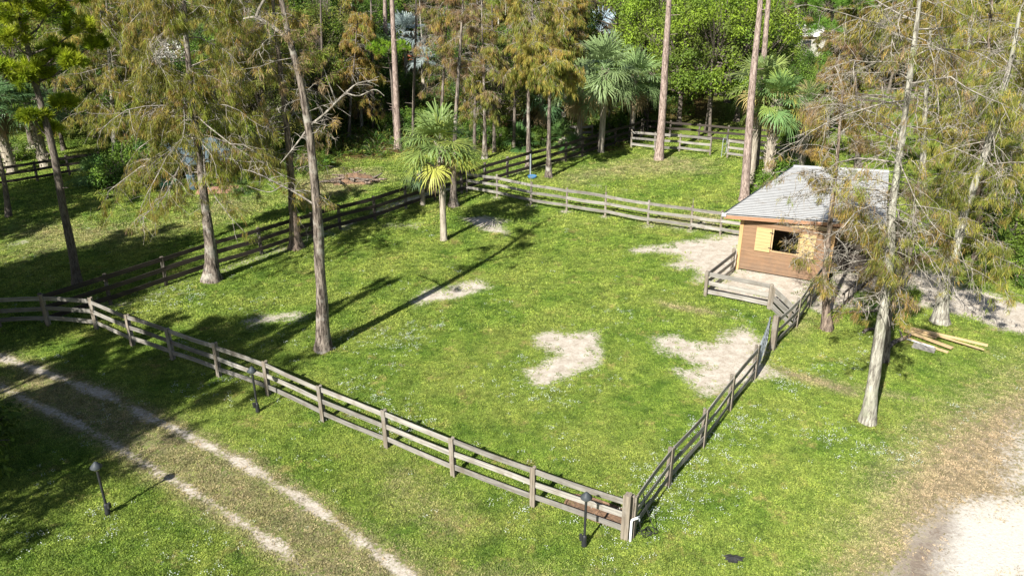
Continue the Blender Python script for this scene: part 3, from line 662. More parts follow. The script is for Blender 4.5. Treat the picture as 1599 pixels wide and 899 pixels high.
# ------------------------------------------------------------------ fences
def boards(px, name, label, ph=1.33, rails=(1.2, .77, .33), rh=.165, wood='wood', woodz='woodz', batten=True, side=-1, post=.055, tall=(), skip=(), wobble=.032, big_ends=(), group=None, nopost=(), rise=None, roundpost=False):
    W = [at(x, y) if not isinstance(x, Vector) else x for x, y in px]; W = [Vector((p.x, p.y, zsample(p.x, p.y))) for p in W]
    root = empty(name, W[0], 0, label, 'fence', group)
    for i, p in enumerate(W):
        if i in nopost: continue
        q = W[i + 1] - p if i + 1 < len(W) else p - W[i - 1]; q.z = 0; ang = math.atan2(q.y, q.x); nrm = Vector((math.sin(ang), -math.cos(ang), 0)) * (1 if side < 0 else -1)
        h = ph + random.uniform(-.04, .05) + (.42 if i in tall else 0); big = i in big_ends
        mb = MB(); r = post * (1.5 if big else 1)
        tl = Matrix.Rotation(random.uniform(-.02, .02), 4, 'X') @ Matrix.Rotation(random.uniform(-.02, .02), 4, 'Y') @ Matrix.Rotation(ang, 4, 'Z')
        tr_ = Matrix.Translation(-nrm * (post + .018)) @ tl
        hh = min(h, ph + .05) + (.06 if big else 0)
        if roundpost or not big:
            V = []; n = 8; prof = [(r, -.2), (r * 1.02, .3), (r, hh - .02), (r * .86, hh)]
            mbt = MB(); lathe(mbt, prof, n); Vt = np.concatenate(mbt.v); mb.add(np.array([(tr_ @ Vector(v))[:] for v in Vt]), np.concatenate(mbt.f))
            mb.add(np.array([(tr_ @ Vector((r * .86 * math.cos(a * 6.283 / n), r * .86 * math.sin(a * 6.283 / n), hh)))[:] for a in range(n)]), [[0, a, a + 1] for a in range(1, n - 1)])
        else: box(mb, -r, r, -r, r, -.2, hh, mat=tr_)
        if i in tall: tube(mb, np.array([-nrm * .02 + Vector((0, 0, hh - .3)), -nrm * .02 + Vector((0, 0, h))]), [.018, .016], 5)
        if batten and not (i in (0, len(W) - 1) and not big and False):
            off = nrm * .032
            tb = Matrix.Translation(off) @ tl
            wd = .075 if not big else .1
            box(mb, -wd, wd, -.016, .016, -.05, hh + .015, mat=tb)
        o = link('post', mb.mesh('post', M[woodz]), root); o.location = p - W[0]
    for i in range(len(W) - 1):
        if i in skip: continue
        a, b = W[i], W[i + 1]; d = b - a; L = math.hypot(d.x, d.y)
        for j, z in enumerate(rails):
            mb = MB(); n = 6; th = .013; V = []
            sag = random.uniform(-wobble, wobble); z0 = random.uniform(-.025, .025); z1 = random.uniform(-.025, .025); hh = rh / 2 * random.uniform(.93, 1.05); bow = random.uniform(-.02, .02); rot = random.uniform(-.05, .05)
            for k in range(n + 1):
                u = k / n; x = -.01 + (L + .02) * u; zc = z0 + (z1 - z0) * u + sag * math.sin(math.pi * u); yy = bow * math.sin(math.pi * u)
                for (sy, sz) in ((-1, -1), (1, -1), (1, 1), (-1, 1)): V.append((x, yy + sy * th + rot * sz * hh, zc + sz * hh))
            Fq = [[0, 3, 2, 1], [4 * n, 4 * n + 1, 4 * n + 2, 4 * n + 3]]
            for k in range(n):
                for c in range(4): Fq.append([4 * k + c, 4 * k + (c + 1) % 4, 4 * k + 4 + (c + 1) % 4, 4 * k + 4 + c])
            mb.add(V, Fq); o = link('rail', mb.mesh('rail', M[wood]), root)
            o.location = (a - W[0]) + Vector((0, 0, z)); o.rotation_euler = (0, -math.atan2(b.z - a.z, L), math.atan2(d.y, d.x))
    return root
near = [(975, 841), (832, 791), (708, 743), (604, 699), (505, 658), (419, 617), (342, 588), (270, 562), (207, 540), (151, 514), (76, 508)]
boards(near, 'wooden_fence', 'long weathered grey board fence between the wheel ruts and the paddock', big_ends=(0,), side=1)
boards([(76, 508), (0, 512), (-75, 514)], 'wooden_fence', 'shaded board fence running off the picture from the left corner post of the paddock', side=1, nopost=(0,))
right = [(988, 838), (1044, 758), (1098, 697), (1140, 640), (1178, 592)]
boards(right, 'wooden_fence', 'weathered board fence from the white pipe corner post up to the metal gate', side=-1, wood='wood')
boards([(1208, 546), (1243, 511), (1264, 479), (1287, 447)], 'wooden_fence', 'short board fence between the open metal gate and the stable corner post', side=-1, big_ends=(0,))
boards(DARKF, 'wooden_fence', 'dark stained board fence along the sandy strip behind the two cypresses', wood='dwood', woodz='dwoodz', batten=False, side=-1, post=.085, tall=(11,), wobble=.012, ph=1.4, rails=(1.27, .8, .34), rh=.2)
boards([(728, 301), (775, 308), (828, 321), (884, 330), (944, 339), (1011, 351), (1078, 360), (1124, 367), (1160, 372)], 'wooden_fence', 'pale board fence across the paddock between the cabbage palm and the stable', side=-1, batten=False, post=.065, tall=(2, 4, 6))
boards([(985, 232), (1022, 236), (1060, 238), (1108, 243)], 'wooden_fence', 'pale board fence at the back of the rear paddock behind the pink barked pine', side=-1, batten=False, post=.07)
boards([(1135, 247), (1168, 251), (1205, 256), (1245, 262)], 'wooden_fence', 'short board fence from the thin tube gate to the shaggy palm trunks', side=-1, batten=False, post=.07)
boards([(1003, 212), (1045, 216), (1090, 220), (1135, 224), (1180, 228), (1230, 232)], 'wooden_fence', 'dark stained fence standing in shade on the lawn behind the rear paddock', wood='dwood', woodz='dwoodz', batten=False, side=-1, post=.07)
boards([(878, 222), (900, 224), (925, 222)], 'wooden_fence', 'short pale board fence under the silver green palms', batten=False, post=.07)
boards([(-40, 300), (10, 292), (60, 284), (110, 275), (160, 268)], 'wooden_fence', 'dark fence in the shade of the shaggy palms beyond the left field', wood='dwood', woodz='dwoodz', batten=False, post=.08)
boards([(1335, 168), (1370, 172), (1400, 175), (1440, 180), (1480, 186)], 'wooden_fence', 'near dark rail fence crossing the distant lawn behind the stable roof', wood='dwood', woodz='dwoodz', batten=False, post=.09, rh=.2)
boards([(1340, 140), (1380, 142), (1410, 145), (1450, 149)], 'wooden_fence', 'middle dark rail fence on the distant lawn behind the stable roof', wood='dwood', woodz='dwoodz', batten=False, post=.09, rh=.2)
boards([(1345, 118), (1385, 120), (1425, 123), (1460, 126)], 'wooden_fence', 'farthest dark rail fence on the distant lawn behind the stable roof', wood='dwood', woodz='dwoodz', batten=False, post=.1, rh=.2)
boards([(638, 72), (655, 73), (668, 74), (684, 75)], 'wooden_fence', 'new red brown board fence beyond the dark paved pond', ph=1.7, rails=(1.6, 1.25, .9, .5), rh=.22, wood='redwood', woodz='redwood', batten=False, post=.1)
boards([(985, 96), (1002, 97), (1020, 98)], 'wooden_fence', 'orange brown board fence seen in the gap left of the bright green tree', ph=1.7, rails=(1.6, 1.2, .8, .4), rh=.22, wood='redwood', woodz='redwood', batten=False, post=.1)
boards([(630, 98), (650, 99), (668, 100)], 'wooden_fence', 'low red brown board fence on the far edge of the paved pond', ph=.9, rails=(.8, .4), rh=.2, wood='redwood', woodz='redwood', batten=False, post=.1)
# small pen in front of the stable
boards([(1145, 425), (1102, 461), (1201, 481)], 'wooden_fence', 'low board fence round the small sandy pen below the shuttered window', ph=1.15, rails=(1.0, .62, .2), rh=.19, side=1, batten=False, post=.08)
a = at(1201, 481); b = at(1238, 512)
gt = empty('wooden_gate', a, math.atan2(b.y - a.y, b.x - a.x), 'sagging wide board gate closing the corner of the small sandy pen', 'gate')
L = (b - a).length
for z, tl in ((.95, -.10), (.58, -.10), (.2, -.08)):
    mb = MB(); V0 = Matrix.Rotation(.09, 4, 'Y'); box(mb, .06, L - .02, -.015, .015, z - .14, z + .12, mat=V0); link('board', mb.mesh('board', M['wood']), gt)
mb = MB(); box(mb, .1, .22, -.05, -.018, .05, 1.05, mat=Matrix.Rotation(.09, 4, 'Y')); link('stile', mb.mesh('stile', M['woodz']), gt)
mb = MB(); box(mb, L * .8, L * .8 + .1, -.05, -.018, .0, 1.0, mat=Matrix.Rotation(.09, 4, 'Y')); link('stile', mb.mesh('stile', M['woodz']), gt)
def tube_gate(a, b, label, h=1.25, nb=5, mat='galv', r=.024):
    L = (b - a).length; t = empty('metal_gate', a, math.atan2(b.y - a.y, b.x - a.x), label, 'gate')
    mb = MB(); z0 = .18
    c = .12; fr = [(0, 0, z0), (0, 0, h - c), (c * .3, 0, h - c * .3), (c, 0, h), (L - c, 0, h), (L - c * .3, 0, h - c * .3), (L, 0, h - c), (L, 0, z0), (0, 0, z0)]
    tube(mb, np.array(fr), [r] * len(fr), 8); link('gate_frame', mb.mesh('gate_frame', M[mat], True), t)
    for k in range(1, nb):
        z = z0 + (h - z0) * k / nb; mb = MB(); tube(mb, np.array([(0, 0, z), (L, 0, z)]), [r * .8] * 2, 8); link('bar', mb.mesh('bar', M[mat], True), t)
    for x in (L * .33, L * .66):
        mb = MB(); box(mb, x - .02, x + .02, -.012 - r, -r, z0, h); link('brace', mb.mesh('brace', M[mat]), t)
    return t
ga = at(1180, 590); gb = at(1196, 543)
tube_gate(ga, ga + (gb - ga).normalized() * 2.6, 'open grey tube gate hung on the last post of the right hand fence', 1.3, 6)
ga = at(1126, 249); gb = at(1135, 241); tube_gate(ga, ga + (gb - ga).normalized() * 1.3, 'thin pale tube gate standing ajar in the rear paddock fence', 1.45, 2)

# ------------------------------------------------------------------ stable
A0 = at(1147.6, 420); ang = R(-27); d = Vector((math.cos(ang), math.sin(ang), 0)); nb_ = Vector((-d.y, d.x, 0))
st = empty('stable', A0, ang, 'small brown plank stable with pale grey roof and two yellow shutters at the paddock corner', 'stable')
Wd, Dp, Hf = 4.1, 4.6, 2.62
def inv(p): q = p - A0; return (q.dot(d), q.dot(nb_), q.z)
wx0, wx1, wz0, wz1 = 1.5, 2.62, 1.2, 2.2
mb = MB(); box(mb, .16, wx0, 0, .05, .08, Hf - .2); box(mb, wx1, Wd - .16, 0, .05, .08, Hf - .2); box(mb, wx0, wx1, 0, .05, .08, wz0); box(mb, wx0, wx1, 0, .05, wz1, Hf - .2)
wf = link('wall', mb.mesh('wall', M['plank']), st)
mb = MB(); box(mb, 0.02, .07, .16, Dp, .08, Hf - .15); link('wall', mb.mesh('wall', M['plank']), st)
mb = MB(); box(mb, 0.1, Wd, Dp, Dp + .05, .08, 2.6); link('wall', mb.mesh('wall', M['plank']), st)
mb = MB(); box(mb, Wd - .07, Wd - .02, 1.6, Dp - .01, .08, 2.5); link('wall', mb.mesh('wall', M['plank']), st)
for x, y, m_ in ((0.08, .06, 'newwood'), (Wd - .08, .06, 'newwood'), (Wd + 3.0, .5, 'woodz'), (Wd + 3.0, Dp, 'woodz'), (0.08, Dp, 'woodz')):
    mb = MB(); box(mb, x - .08, x + .08, y - .08 - .02, y + .08, 0, Hf + .02); link('corner_post', mb.mesh('corner_post', M[m_]), st)
mb = MB(); box(mb, -.0, Wd + 3.1, .1, .15, Hf - .19, Hf + .0); link('beam', mb.mesh('beam', M['newwoodx']), st)
for (x0, x1) in ((.76, 1.44), (2.68, 3.34)):
    mb = MB(); box(mb, x0, x1, -.06, -.02, 1.1, 2.22)
    s_ = link('shutter', mb.mesh('shutter', M['ply']), st)
    for z in (1.3, 2.02):
        mb = MB(); xx = x1 if x0 < 1.5 else x0; box(mb, xx - .08, xx + .06, -.075, -.062, z, z + .04); link('hinge', mb.mesh('hinge', M['black']), s_)
mb = MB()
for x in (wx0 - .03, wx1 - .02): box(mb, x, x + .05, -.015, .06, wz0 - .04, wz1 + .04)
box(mb, wx0 + .02, wx1 - .02, -.015, .06, wz0 - .05, wz0); link('window_frame', mb.mesh('window_frame', M['newwoodx']), st)
# roof: low pitch, courses parallel to the eave
E0 = inv(at(1131, 334, 2.80)); E1 = inv(at(1384, 352, 2.95)); R0 = inv(at(1240, 260, 3.6)); R1 = inv(at(1388, 268, 3.62))
def lp(a, b, t): return tuple(a[i] + (b[i] - a[i]) * t for i in range(3))
def build_slope(P00, P10, P01, P11, nrow, name):
    mb = MB()
    for r in range(nrow):
        t0 = r / nrow; t1 = (r + 1) / nrow
        a, b, c, e = lp(P00, P01, t0), lp(P10, P11, t0), lp(P10, P11, t1), lp(P00, P01, t1)
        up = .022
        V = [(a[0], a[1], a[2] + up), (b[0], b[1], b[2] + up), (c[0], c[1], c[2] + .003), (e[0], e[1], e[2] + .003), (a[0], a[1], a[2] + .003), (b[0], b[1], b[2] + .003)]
        mb.add(V[:4], [[0, 1, 2, 3]]); mb.add([V[4], V[5], V[1], V[0]], [[0, 1, 2, 3]], None, 1)  # riser faces coloured black to paint the shadow line under each course
    V = [P00, P10, P11, P01]; V2 = [(v[0], v[1], v[2] - .05) for v in V]
    mb.add(V2, [[0, 3, 2, 1]]); mb.add([V[0], V[3], V2[3], V2[0], V[1], V[2], V2[2], V2[1]], [[0, 1, 2, 3], [7, 6, 5, 4]])
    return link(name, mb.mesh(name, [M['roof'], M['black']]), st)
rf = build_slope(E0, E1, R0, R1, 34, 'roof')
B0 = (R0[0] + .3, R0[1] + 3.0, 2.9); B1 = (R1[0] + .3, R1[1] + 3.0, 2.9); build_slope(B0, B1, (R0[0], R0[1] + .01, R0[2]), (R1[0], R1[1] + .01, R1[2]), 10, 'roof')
mb = MB(); v = Vector(E1) - Vector(E0)
def bar(mb, a, b, w, h, dz=0):
    a = Vector(a); b = Vector(b); q = b - a; L = q.length; m = Matrix.Translation(a + Vector((0, 0, dz))) @ q.to_track_quat('X', 'Z').to_matrix().to_4x4(); box(mb, 0, L, -w / 2, w / 2, -h, 0, mat=m)
bar(mb, (E0[0], E0[1] + .03, E0[2]), (E1[0], E1[1] + .03, E1[2]), .04, .17, -.055); link('fascia', mb.mesh('fascia', M['fascia']), st)
mb = MB(); bar(mb, (E0[0] - .03, E0[1], E0[2]), (R0[0] - .03, R0[1], R0[2]), .05, .13, .035); link('rake_trim', mb.mesh('rake_trim', M['hood']), st)
mb = MB(); bar(mb, (R0[0] - .03, R0[1], R0[2] + .04), (R1[0], R1[1], R1[2] + .04), .22, .05, .01); link('ridge_cap', mb.mesh('ridge_cap', M['roof']), st)
mb = MB(); box(mb, -.09, .09, -.05, .05, -.08, .05, mat=Matrix.Translation((E0[0], E0[1] - .01, E0[2] - .02))); link('gutter_end', mb.mesh('gutter_end', M['white']), st)
mb = MB(); box(mb, Wd + .1, Wd + 2.9, 1.9, 1.95, .1, 2.45); link('partition', mb.mesh('partition', M['dwood']), st)
# slatted pallet panel leaning by the porch
a = at(1312, 482); b = at(1362, 436)
t = empty('slatted_panel', a, math.atan2(b.y - a.y, b.x - a.x), 'dark slatted wooden panel leaning on edge in the shade beside the stable porch', 'panel'); L = (b - a).length
mb = MB(); box(mb, 0, L, -.02, .02, .05, .14); box(mb, 0, L, -.02, .02, .62, .71); link('rail', mb.mesh('rail', M['dwood']), t)
for k in range(8):
    mb = MB(); x = .08 + k * (L - .2) / 7; box(mb, x, x + .1, -.045, -.022, .02, .75); link('slat', mb.mesh('slat', M['dwoodz']), t)

# ------------------------------------------------------------------ lamps, pipe, hose, small things
def lamp(px, label, h=1.62, rz=0):
    t = empty('garden_lamp', at(*px), rz, label, 'lamp', 'black garden lamp posts along the wheel ruts')
    mb = MB(); lathe(mb, [(0, .0), (.075, .0), (.075, .06), (.06, .30), (.045, .36), (.0, .36)], 14); link('base', mb.mesh('base', M['black'], True), t)
    mb = MB(); lathe(mb, [(.035, .33), (.035, h - .12)], 12); pl = link('pole', mb.mesh('pole', M['black'], True), t)
    mb = MB(); box(mb, -.13, -.055, -.045, .045, .22, .38); bx_ = link('junction_box', mb.mesh('junction_box', M['black']), t)
    mb = MB(); lathe(mb, [(.0, h - .12), (.075, h - .12), (.09, h - .02), (.0, h - .02)], 16); link('lens', mb.mesh('lens', M['glass'], True), t)
    mb = MB(); lathe(mb, [(.145, h - .05), (.155, h - .03), (.09, h + .05), (.055, h + .09), (.03, h + .12), (.0, h + .125)], 24); lathe(mb, [(.0, h - .019), (.1, h - .019), (.145, h - .05)], 24); link('shade', mb.mesh('shade', M['hood'], True), t)
    return t
l0 = lamp((169, 802), 'black garden lamp standing alone on the grass outside the wheel ruts', 1.58, 2.9); l0['group'] = 'black garden lamp posts along the wheel ruts'
for px, lb, rz in (((403, 643), 'black garden lamp by the middle of the long grey fence', .6), ((912, 852), 'black garden lamp next to the fence corner with the white pipe', 0.1)):
    c = l0.copy(); COL.objects.link(c); c.location = at(*px); c['label'] = lb; c.rotation_euler = (0, 0, rz)
    for ch in l0.children: cc = ch.copy(); COL.objects.link(cc); cc.parent = c
pp = at(984, 844)
t = empty('water_pipe', pp, 0, 'upright white water pipe with elbow at the big fence corner post', 'pipe')
mb = MB(); tube(mb, np.array([(0, 0, 0), (0, 0, .62), (.01, 0, .68), (.06, 0, .71), (.15, .03, .71)]), [.033] * 5, 10); link('pipe', mb.mesh('pipe', M['white'], True), t)
mb = MB(); tube(mb, np.array([(.15, .03, .71), (.2, .04, .69), (.21, .04, .62)]), [.02] * 3, 8); tube(mb, np.array([(.13, .03, .75), (.2, .05, .75)]), [.012] * 2, 6); link('tap', mb.mesh('tap', M['galv'], True), t)
mb = MB(); hp = []
for k in range(34):
    a = k * .55; hp.append((.42 + (.17 + .07 * math.sin(k * .37)) * math.cos(a) + .004 * k, .25 + (.12 + .05 * math.cos(k * .5)) * math.sin(a), .03 + .003 * k))
hp = [(.21, .04, .62), (.26, .08, .35), (.36, .05, .08)] + hp + [(.5, .5, .5), (.35, .7, 1.0), (.3, .75, 1.15), (.42, .9, .9), (.55, .9, .1), (.8, 1.0, .03)]
tube(mb, catmull(hp, 200), [.010] * 200, 5); o = link('garden_hose', mb.mesh('garden_hose', M['rubber'], True), None, pp); meta(o, 'dark coiled hose hanging on the fence and lying beside the white pipe', 'hose')
# brown damp tray inside the corner
c = (at(905, 785) + at(968, 815)) / 2; mb = MB(); n = 28
aa = np.arange(n) * 6.283 / n
rx, ry = 1.0, .42
prof = [(1.0, .0), (1.0, .05), (.95, .055), (.93, .025), (0.0, .04)]
V = np.concatenate([np.stack([np.sign(np.cos(aa)) * np.abs(np.cos(aa)) ** .6 * rx * p, np.sign(np.sin(aa)) * np.abs(np.sin(aa)) ** .6 * ry * p, np.full(n, z) + (.012 * rng.normal(size=n) if p < .95 else 0)], 1) for p, z in prof])
Fq = [[i * n + j, i * n + (j + 1) % n, (i + 1) * n + (j + 1) % n, (i + 1) * n + j] for i in range(4) for j in range(n)]
mb.add(V, Fq); nn = at(708, 743) - at(975, 841); o = link('feed_mat', mb.mesh('feed_mat', M['dirt']), None, c + Vector((0, 0, zsample(c.x, c.y) + .03)), (0, 0, math.atan2(nn.y, nn.x))); meta(o, 'brown damp feeding mat lying inside the fence corner', 'mat')
# black rag
mb = MB(); n = 26; aa = np.arange(n) * 6.283 / n; V = [(0, 0, .07)]
for fr_ in (.5, 1):
    for k in range(n): r_ = fr_ * (.2 + .03 * math.sin(3 * aa[k] + 1) + .035 * math.sin(8 * aa[k]) + random.uniform(-.02, .02)); V.append((r_ * 1.2 * math.cos(aa[k]), r_ * .75 * math.sin(aa[k]), .05 + .03 * math.sin(5 * aa[k] * fr_) if fr_ < 1 else .02))
Fq = [[0, 1 + k, 1 + (k + 1) % n] for k in range(n)]; mb.add(V, Fq); mb.add(V, [[1 + k, 1 + n + k, 1 + n + (k + 1) % n, 1 + (k + 1) % n] for k in range(n)])
c = at(1145, 872); o = link('black_rag', mb.mesh('black_rag', M['rubber']), None, c + Vector((0, 0, zsample(c.x, c.y) + .02))); meta(o, 'crumpled black rag lying on the grass below the right hand fence', 'rag')
# lumber pile: each board on its own
def board_px(p, q, wd, z, mat, label, name='loose_board', th=.035, cat='board', group='loose yellow boards in the lumber pile'):
    a = at(*p, z=0); b = at(*q, z=0); v = b - a; mb = MB(); L = v.length; box(mb, 0, L, -wd / 2, wd / 2, 0, th)
    o = link(name, mb.mesh(name, M[mat]), None, a + Vector((0, 0, z)), (0, -.006, math.atan2(v.y, v.x))); return meta(o, label, cat, group)
lum = [((1418, 512), (1542, 541), .16, .02, 'longest yellow board at the back of the lumber pile'), ((1440, 516), (1528, 547), .12, .02, 'yellow board second from the back of the lumber pile'),
       ((1405, 512), (1462, 530), .2, .06, 'short wide board on top of the lumber pile near the trunks'), ((1412, 520), (1486, 548), .2, .1, 'wide brown board lying over the middle of the lumber pile'),
       ((1425, 518), (1535, 552), .07, .14, 'thin yellow batten across the front of the lumber pile'), ((1410, 527), (1480, 552), .14, .03, 'front board of the lumber pile with a broken end')]
for p, q, wd, z, lb in lum: board_px(p, q, wd, z, 'newwoodx', lb)
board_px((1414, 531), (1458, 545), .05, .06, 'white', 'thin white painted strip at the front of the lumber pile', 'painted_strip', .03, 'strip', None)
board_px((1425, 540), (1460, 549), .4, .02, 'wood', 'grey weathered offcut under the white strip of the lumber pile', 'wood_offcut', .05, 'offcut', None)
def log(p, q, r, label, name='fallen_branch', mat='cyp', cat='branch', z=.08, group=None, side=True):
    a = at(*p); b = at(*q); mb = MB(); v = b - a; L = v.length; pts = [(0, 0, 0), (L * .35, .06, .03), (L * .7, -.04, .02), (L, .05, .0)]; tube(mb, catmull(pts, 10), np.linspace(r, r * .6, 10), 8, jit=.12)
    if side: tube(mb, np.array([(L * .6, 0, 0), (L * .75, .25, .12), (L * .85, .4, .1)]), [r * .4, r * .3, r * .15], 5)
    o = link(name, mb.mesh(name, M[mat], True), None, a + Vector((0, 0, z)), (0, 0, math.atan2(v.y, v.x))); return meta(o, label, cat, group)
log((1386, 545), (1424, 524), .09, 'short fallen branch leaning onto the lumber pile')
log((1348, 521), (1372, 514), .07, 'fallen branch in the shade left of the double cypress trunk', side=False)
log((1296, 494), (1375, 487), .06, 'long thin fallen branch along the edge of the sandy driveway')
# stump and root pile in left field
c0 = at(555, 285)
t = empty('brush_pile', c0, 0, 'heap of old roots and cut logs on the grass beyond the dark fence', 'brush pile')
mb = MB(); n = 18; V = [(0, 0, .55)]; rings = 5
for r in range(1, rings + 1):
    for k in range(n):
        a = k * 6.283 / n; rr = r / rings * (1.1 + .3 * math.sin(2 * a + 1) + .12 * math.sin(5 * a)); V.append((rr * math.cos(a) * 1.15, rr * math.sin(a) * .7, .62 * (1 - (r / rings) ** 1.4) + random.uniform(-.07, .1) - (.05 if r == rings else 0)))
Fq = [[0, 1 + k, 1 + (k + 1) % n] for k in range(n)]; mb.add(V, Fq); mb.add(V, [[1 + (r - 1) * n + k, 1 + r * n + k, 1 + r * n + (k + 1) % n, 1 + (r - 1) * n + (k + 1) % n] for r in range(1, rings) for k in range(n)])
link('soil_heap', mb.mesh('soil_heap', M['dirt'], True), t)
for k in range(30):
    a = random.uniform(0, 6.28); x, y = random.uniform(-1.3, 1.3), random.uniform(-.6, .6); L = random.uniform(.6, 1.5); mb = MB()
    v = np.array([math.cos(a), math.sin(a) * .6, random.uniform(-.1, .35)]); p0 = np.array([x, y, .25 * (1 - abs(x) / 1.8) + .08]); tube(mb, np.array([p0, p0 + v * L * .5 + rng.normal(size=3) * .05, p0 + v * L]), [.1, .08, .03], 6, jit=.15)
    link('root', mb.mesh('root', M['cypred' if k % 2 else 'dark'], True), t)
# barrel, brick pad, low shed with blue grey roof (left, behind foliage)
def barrel(px, label, mat):
    t = empty('barrel', at(*px), 0, label, 'barrel'); mb = MB(); pr = [(0, 0)]
    for k in range(13): z = .9 * k / 12; pr.append((.28 + (.018 if k % 3 == 0 else 0) + .02 * math.sin(math.pi * z / .9), z))
    pr.append((0, .9)); lathe(mb, pr, 20); link('drum', mb.mesh('drum', M[mat], True), t)
    mb = MB(); lathe(mb, [(.3, .88), (.31, .9), (.31, .93), (.0, .93)], 20); link('lid', mb.mesh('lid', M[mat], True), t)
barrel((302, 296), 'blue plastic barrel at the edge of the left field', 'navy')
c = at(340, 297); mb = MB(); box(mb, -1.2, 1.2, -.8, .8, -.05, .03); o = link('brick_pad', mb.mesh('brick_pad', mat_plain('pink_brick', (.42, .22, .16), (.3, .16, .12), .9, 0, 3)), None, c, (0, 0, .2)); meta(o, 'small pinkish brick pad beside the blue barrel', 'paving')
a = at(300, 298); b = at(366, 286); v = (b - a); L = v.length
sh = empty('shed', a, math.atan2(v.y, v.x), 'low open shed with blue grey roof hidden behind the hanging cypress foliage', 'shed')
for x in (0.1, L * .33, L * .66, L - .1):
    for y in (.1, 3.3):
        mb = MB(); box(mb, x - .07, x + .07, y - .07, y + .07, 0, 1.75 + y * .14); link('post', mb.mesh('post', M['woodz']), sh)
mb = MB(); box(mb, 0, L, 3.4, 3.46, 0, 2.2); link('wall', mb.mesh('wall', M['dwood']), sh)
mb = MB(); m_ = Matrix.Rotation(.14, 4, 'X'); box(mb, -.3, L + .3, -.4, 3.6, 1.78, 1.83, mat=m_)
for k in range(int(L / .3)): box(mb, k * .3, k * .3 + .04, -.4, 3.6, 1.831, 1.855, mat=m_)
link('roof', mb.mesh('roof', M['blueroof']), sh)
mb = MB(); lathe(mb, [(0, 0), (.5, 0), (.6, .4), (.57, .4), (.5, .1), (0, .1)], 20); c = at(262, 292); o = link('feed_tub', mb.mesh('feed_tub', mat_plain('green_plastic', (.05, .25, .13)), True), None, c); meta(o, 'round green tub on the ground under the low shed', 'tub')
# thin concrete stake with blue cup by cross fence
t = empty('water_stand', at(828, 276), 0, 'thin pale stake with a blue bowl behind the cross fence', 'bowl stand'); mb = MB(); box(mb, -.04, .04, -.04, .04, 0, 1.5); link('stake', mb.mesh('stake', M['galv']), t)
mb = MB(); lathe(mb, [(0, .0), (.25, .0), (.3, .16), (.27, .16), (.22, .03), (0, .03)], 18, (.12, -.3, 0)); link('bowl', mb.mesh('bowl', M['blue'], True), t)
# pond / paved surface and water beyond
pw = [(630, 104), (690, 104), (740, 110), (745, 140), (700, 150), (620, 148), (612, 125)]
mb = MB(); q = wpoly(pw); V = [(p[0], p[1], .04) for p in q]; mb.add(V, [[0, k + 1, k] for k in range(1, len(V) - 1)]); o = link('pond', mb.mesh('pond', mat_plain('pond_water', (.10, .075, .055), (.14, .11, .08), .25, 0, .3))); o['kind'] = 'structure'; o['label'] = 'flat brown pond surface behind the forest edge'
# white horse trailer far left
t = empty('horse_trailer', at(242, 103), .12, 'white horse trailer with dark windows parked beyond the forest on the left', 'trailer')
Lt = 7.0
mb = MB(); V = []; prof = [(0, .55), (0, 2.6), (.25, 2.85), (5.6, 2.85), (6.1, 2.5), (7.0, 1.3), (7.0, .55)]
n = len(prof)
for y in (0, 2.0): V += [(x, y, z) for x, z in prof]
Fq = [[k, (k + 1) % n, (k + 1) % n + n, k + n] for k in range(n)]; mb.add(V, Fq); mb.add(V, [[0, k + 1, k] for k in range(1, n - 1)] + [[n, n + k, n + k + 1] for k in range(1, n - 1)])
link('body', mb.mesh('body', M['white']), t)
for x in (.5, 1.9, 3.3, 4.5):
    mb = MB(); box(mb, x, x + .75, -.02, -.005, 1.75, 2.3); link('window', mb.mesh('window', M['darkin']), t)
mb = MB(); box(mb, .1, 5.9, -.022, -.004, 1.15, 1.22); link('stripe', mb.mesh('stripe', M['hood']), t)
for x in (1.0, 2.6, 3.6):
    w_ = None; mb = MB(); lathe(mb, [(0, -.14), (.36, -.14), (.4, -.1), (.4, .1), (.36, .14), (0, .14)], 20); w_ = link('wheel', mb.mesh('wheel', M['rubber'], True), t, (x, .02, .42), (math.pi / 2, 0, 0))
    mb = MB(); lathe(mb, [(0, .16), (.2, .155), (.22, .142)], 16); link('rim', mb.mesh('rim', M['white'], True), w_)
mb = MB(); box(mb, .3, 5.0, -.12, 0.1, .86, .93); link('mudguard', mb.mesh('mudguard', M['white']), t)
# white roofed building far right
def house(px, rz, label, w=8, dp=5, h=2.6, rmat='white', wallc=(.45, .43, .38)):
    t = empty('outbuilding', at(*px), rz, label, 'building'); mb = MB(); box(mb, 0, w, 0, dp, 0, h); link('wall', mb.mesh('wall', mat_plain('pale_wall', wallc)), t)
    mb = MB(); V = [(-.4, -.4, h), (w + .4, -.4, h), (w + .4, dp / 2, h + 1.2), (-.4, dp / 2, h + 1.2), (-.4, dp + .4, h), (w + .4, dp + .4, h)]; V2 = [(x, y, z - .12) for x, y, z in V]
    mb.add(V + V2, [[0, 1, 2, 3], [3, 2, 5, 4], [6, 9, 8, 7], [9, 10, 11, 8], [0, 6, 7, 1], [4, 5, 11, 10], [0, 3, 9, 6], [3, 4, 10, 9], [1, 7, 8, 2], [2, 8, 11, 5]]); link('roof', mb.mesh('roof', M[rmat]), t)
    for x in (1.2, 4.8):
        mb = MB(); box(mb, x, x + 1.1, -.03, -.005, .9, 2.0); f_ = link('window', mb.mesh('window', M['darkin']), t)
house((1235, 88), -.1, 'small pale building with a bright white roof among the trees behind the palms')
house((560, 62), .0, 'pale outbuilding half hidden in the forest behind the long grey trunks', 9, 5, 2.6, 'roof')

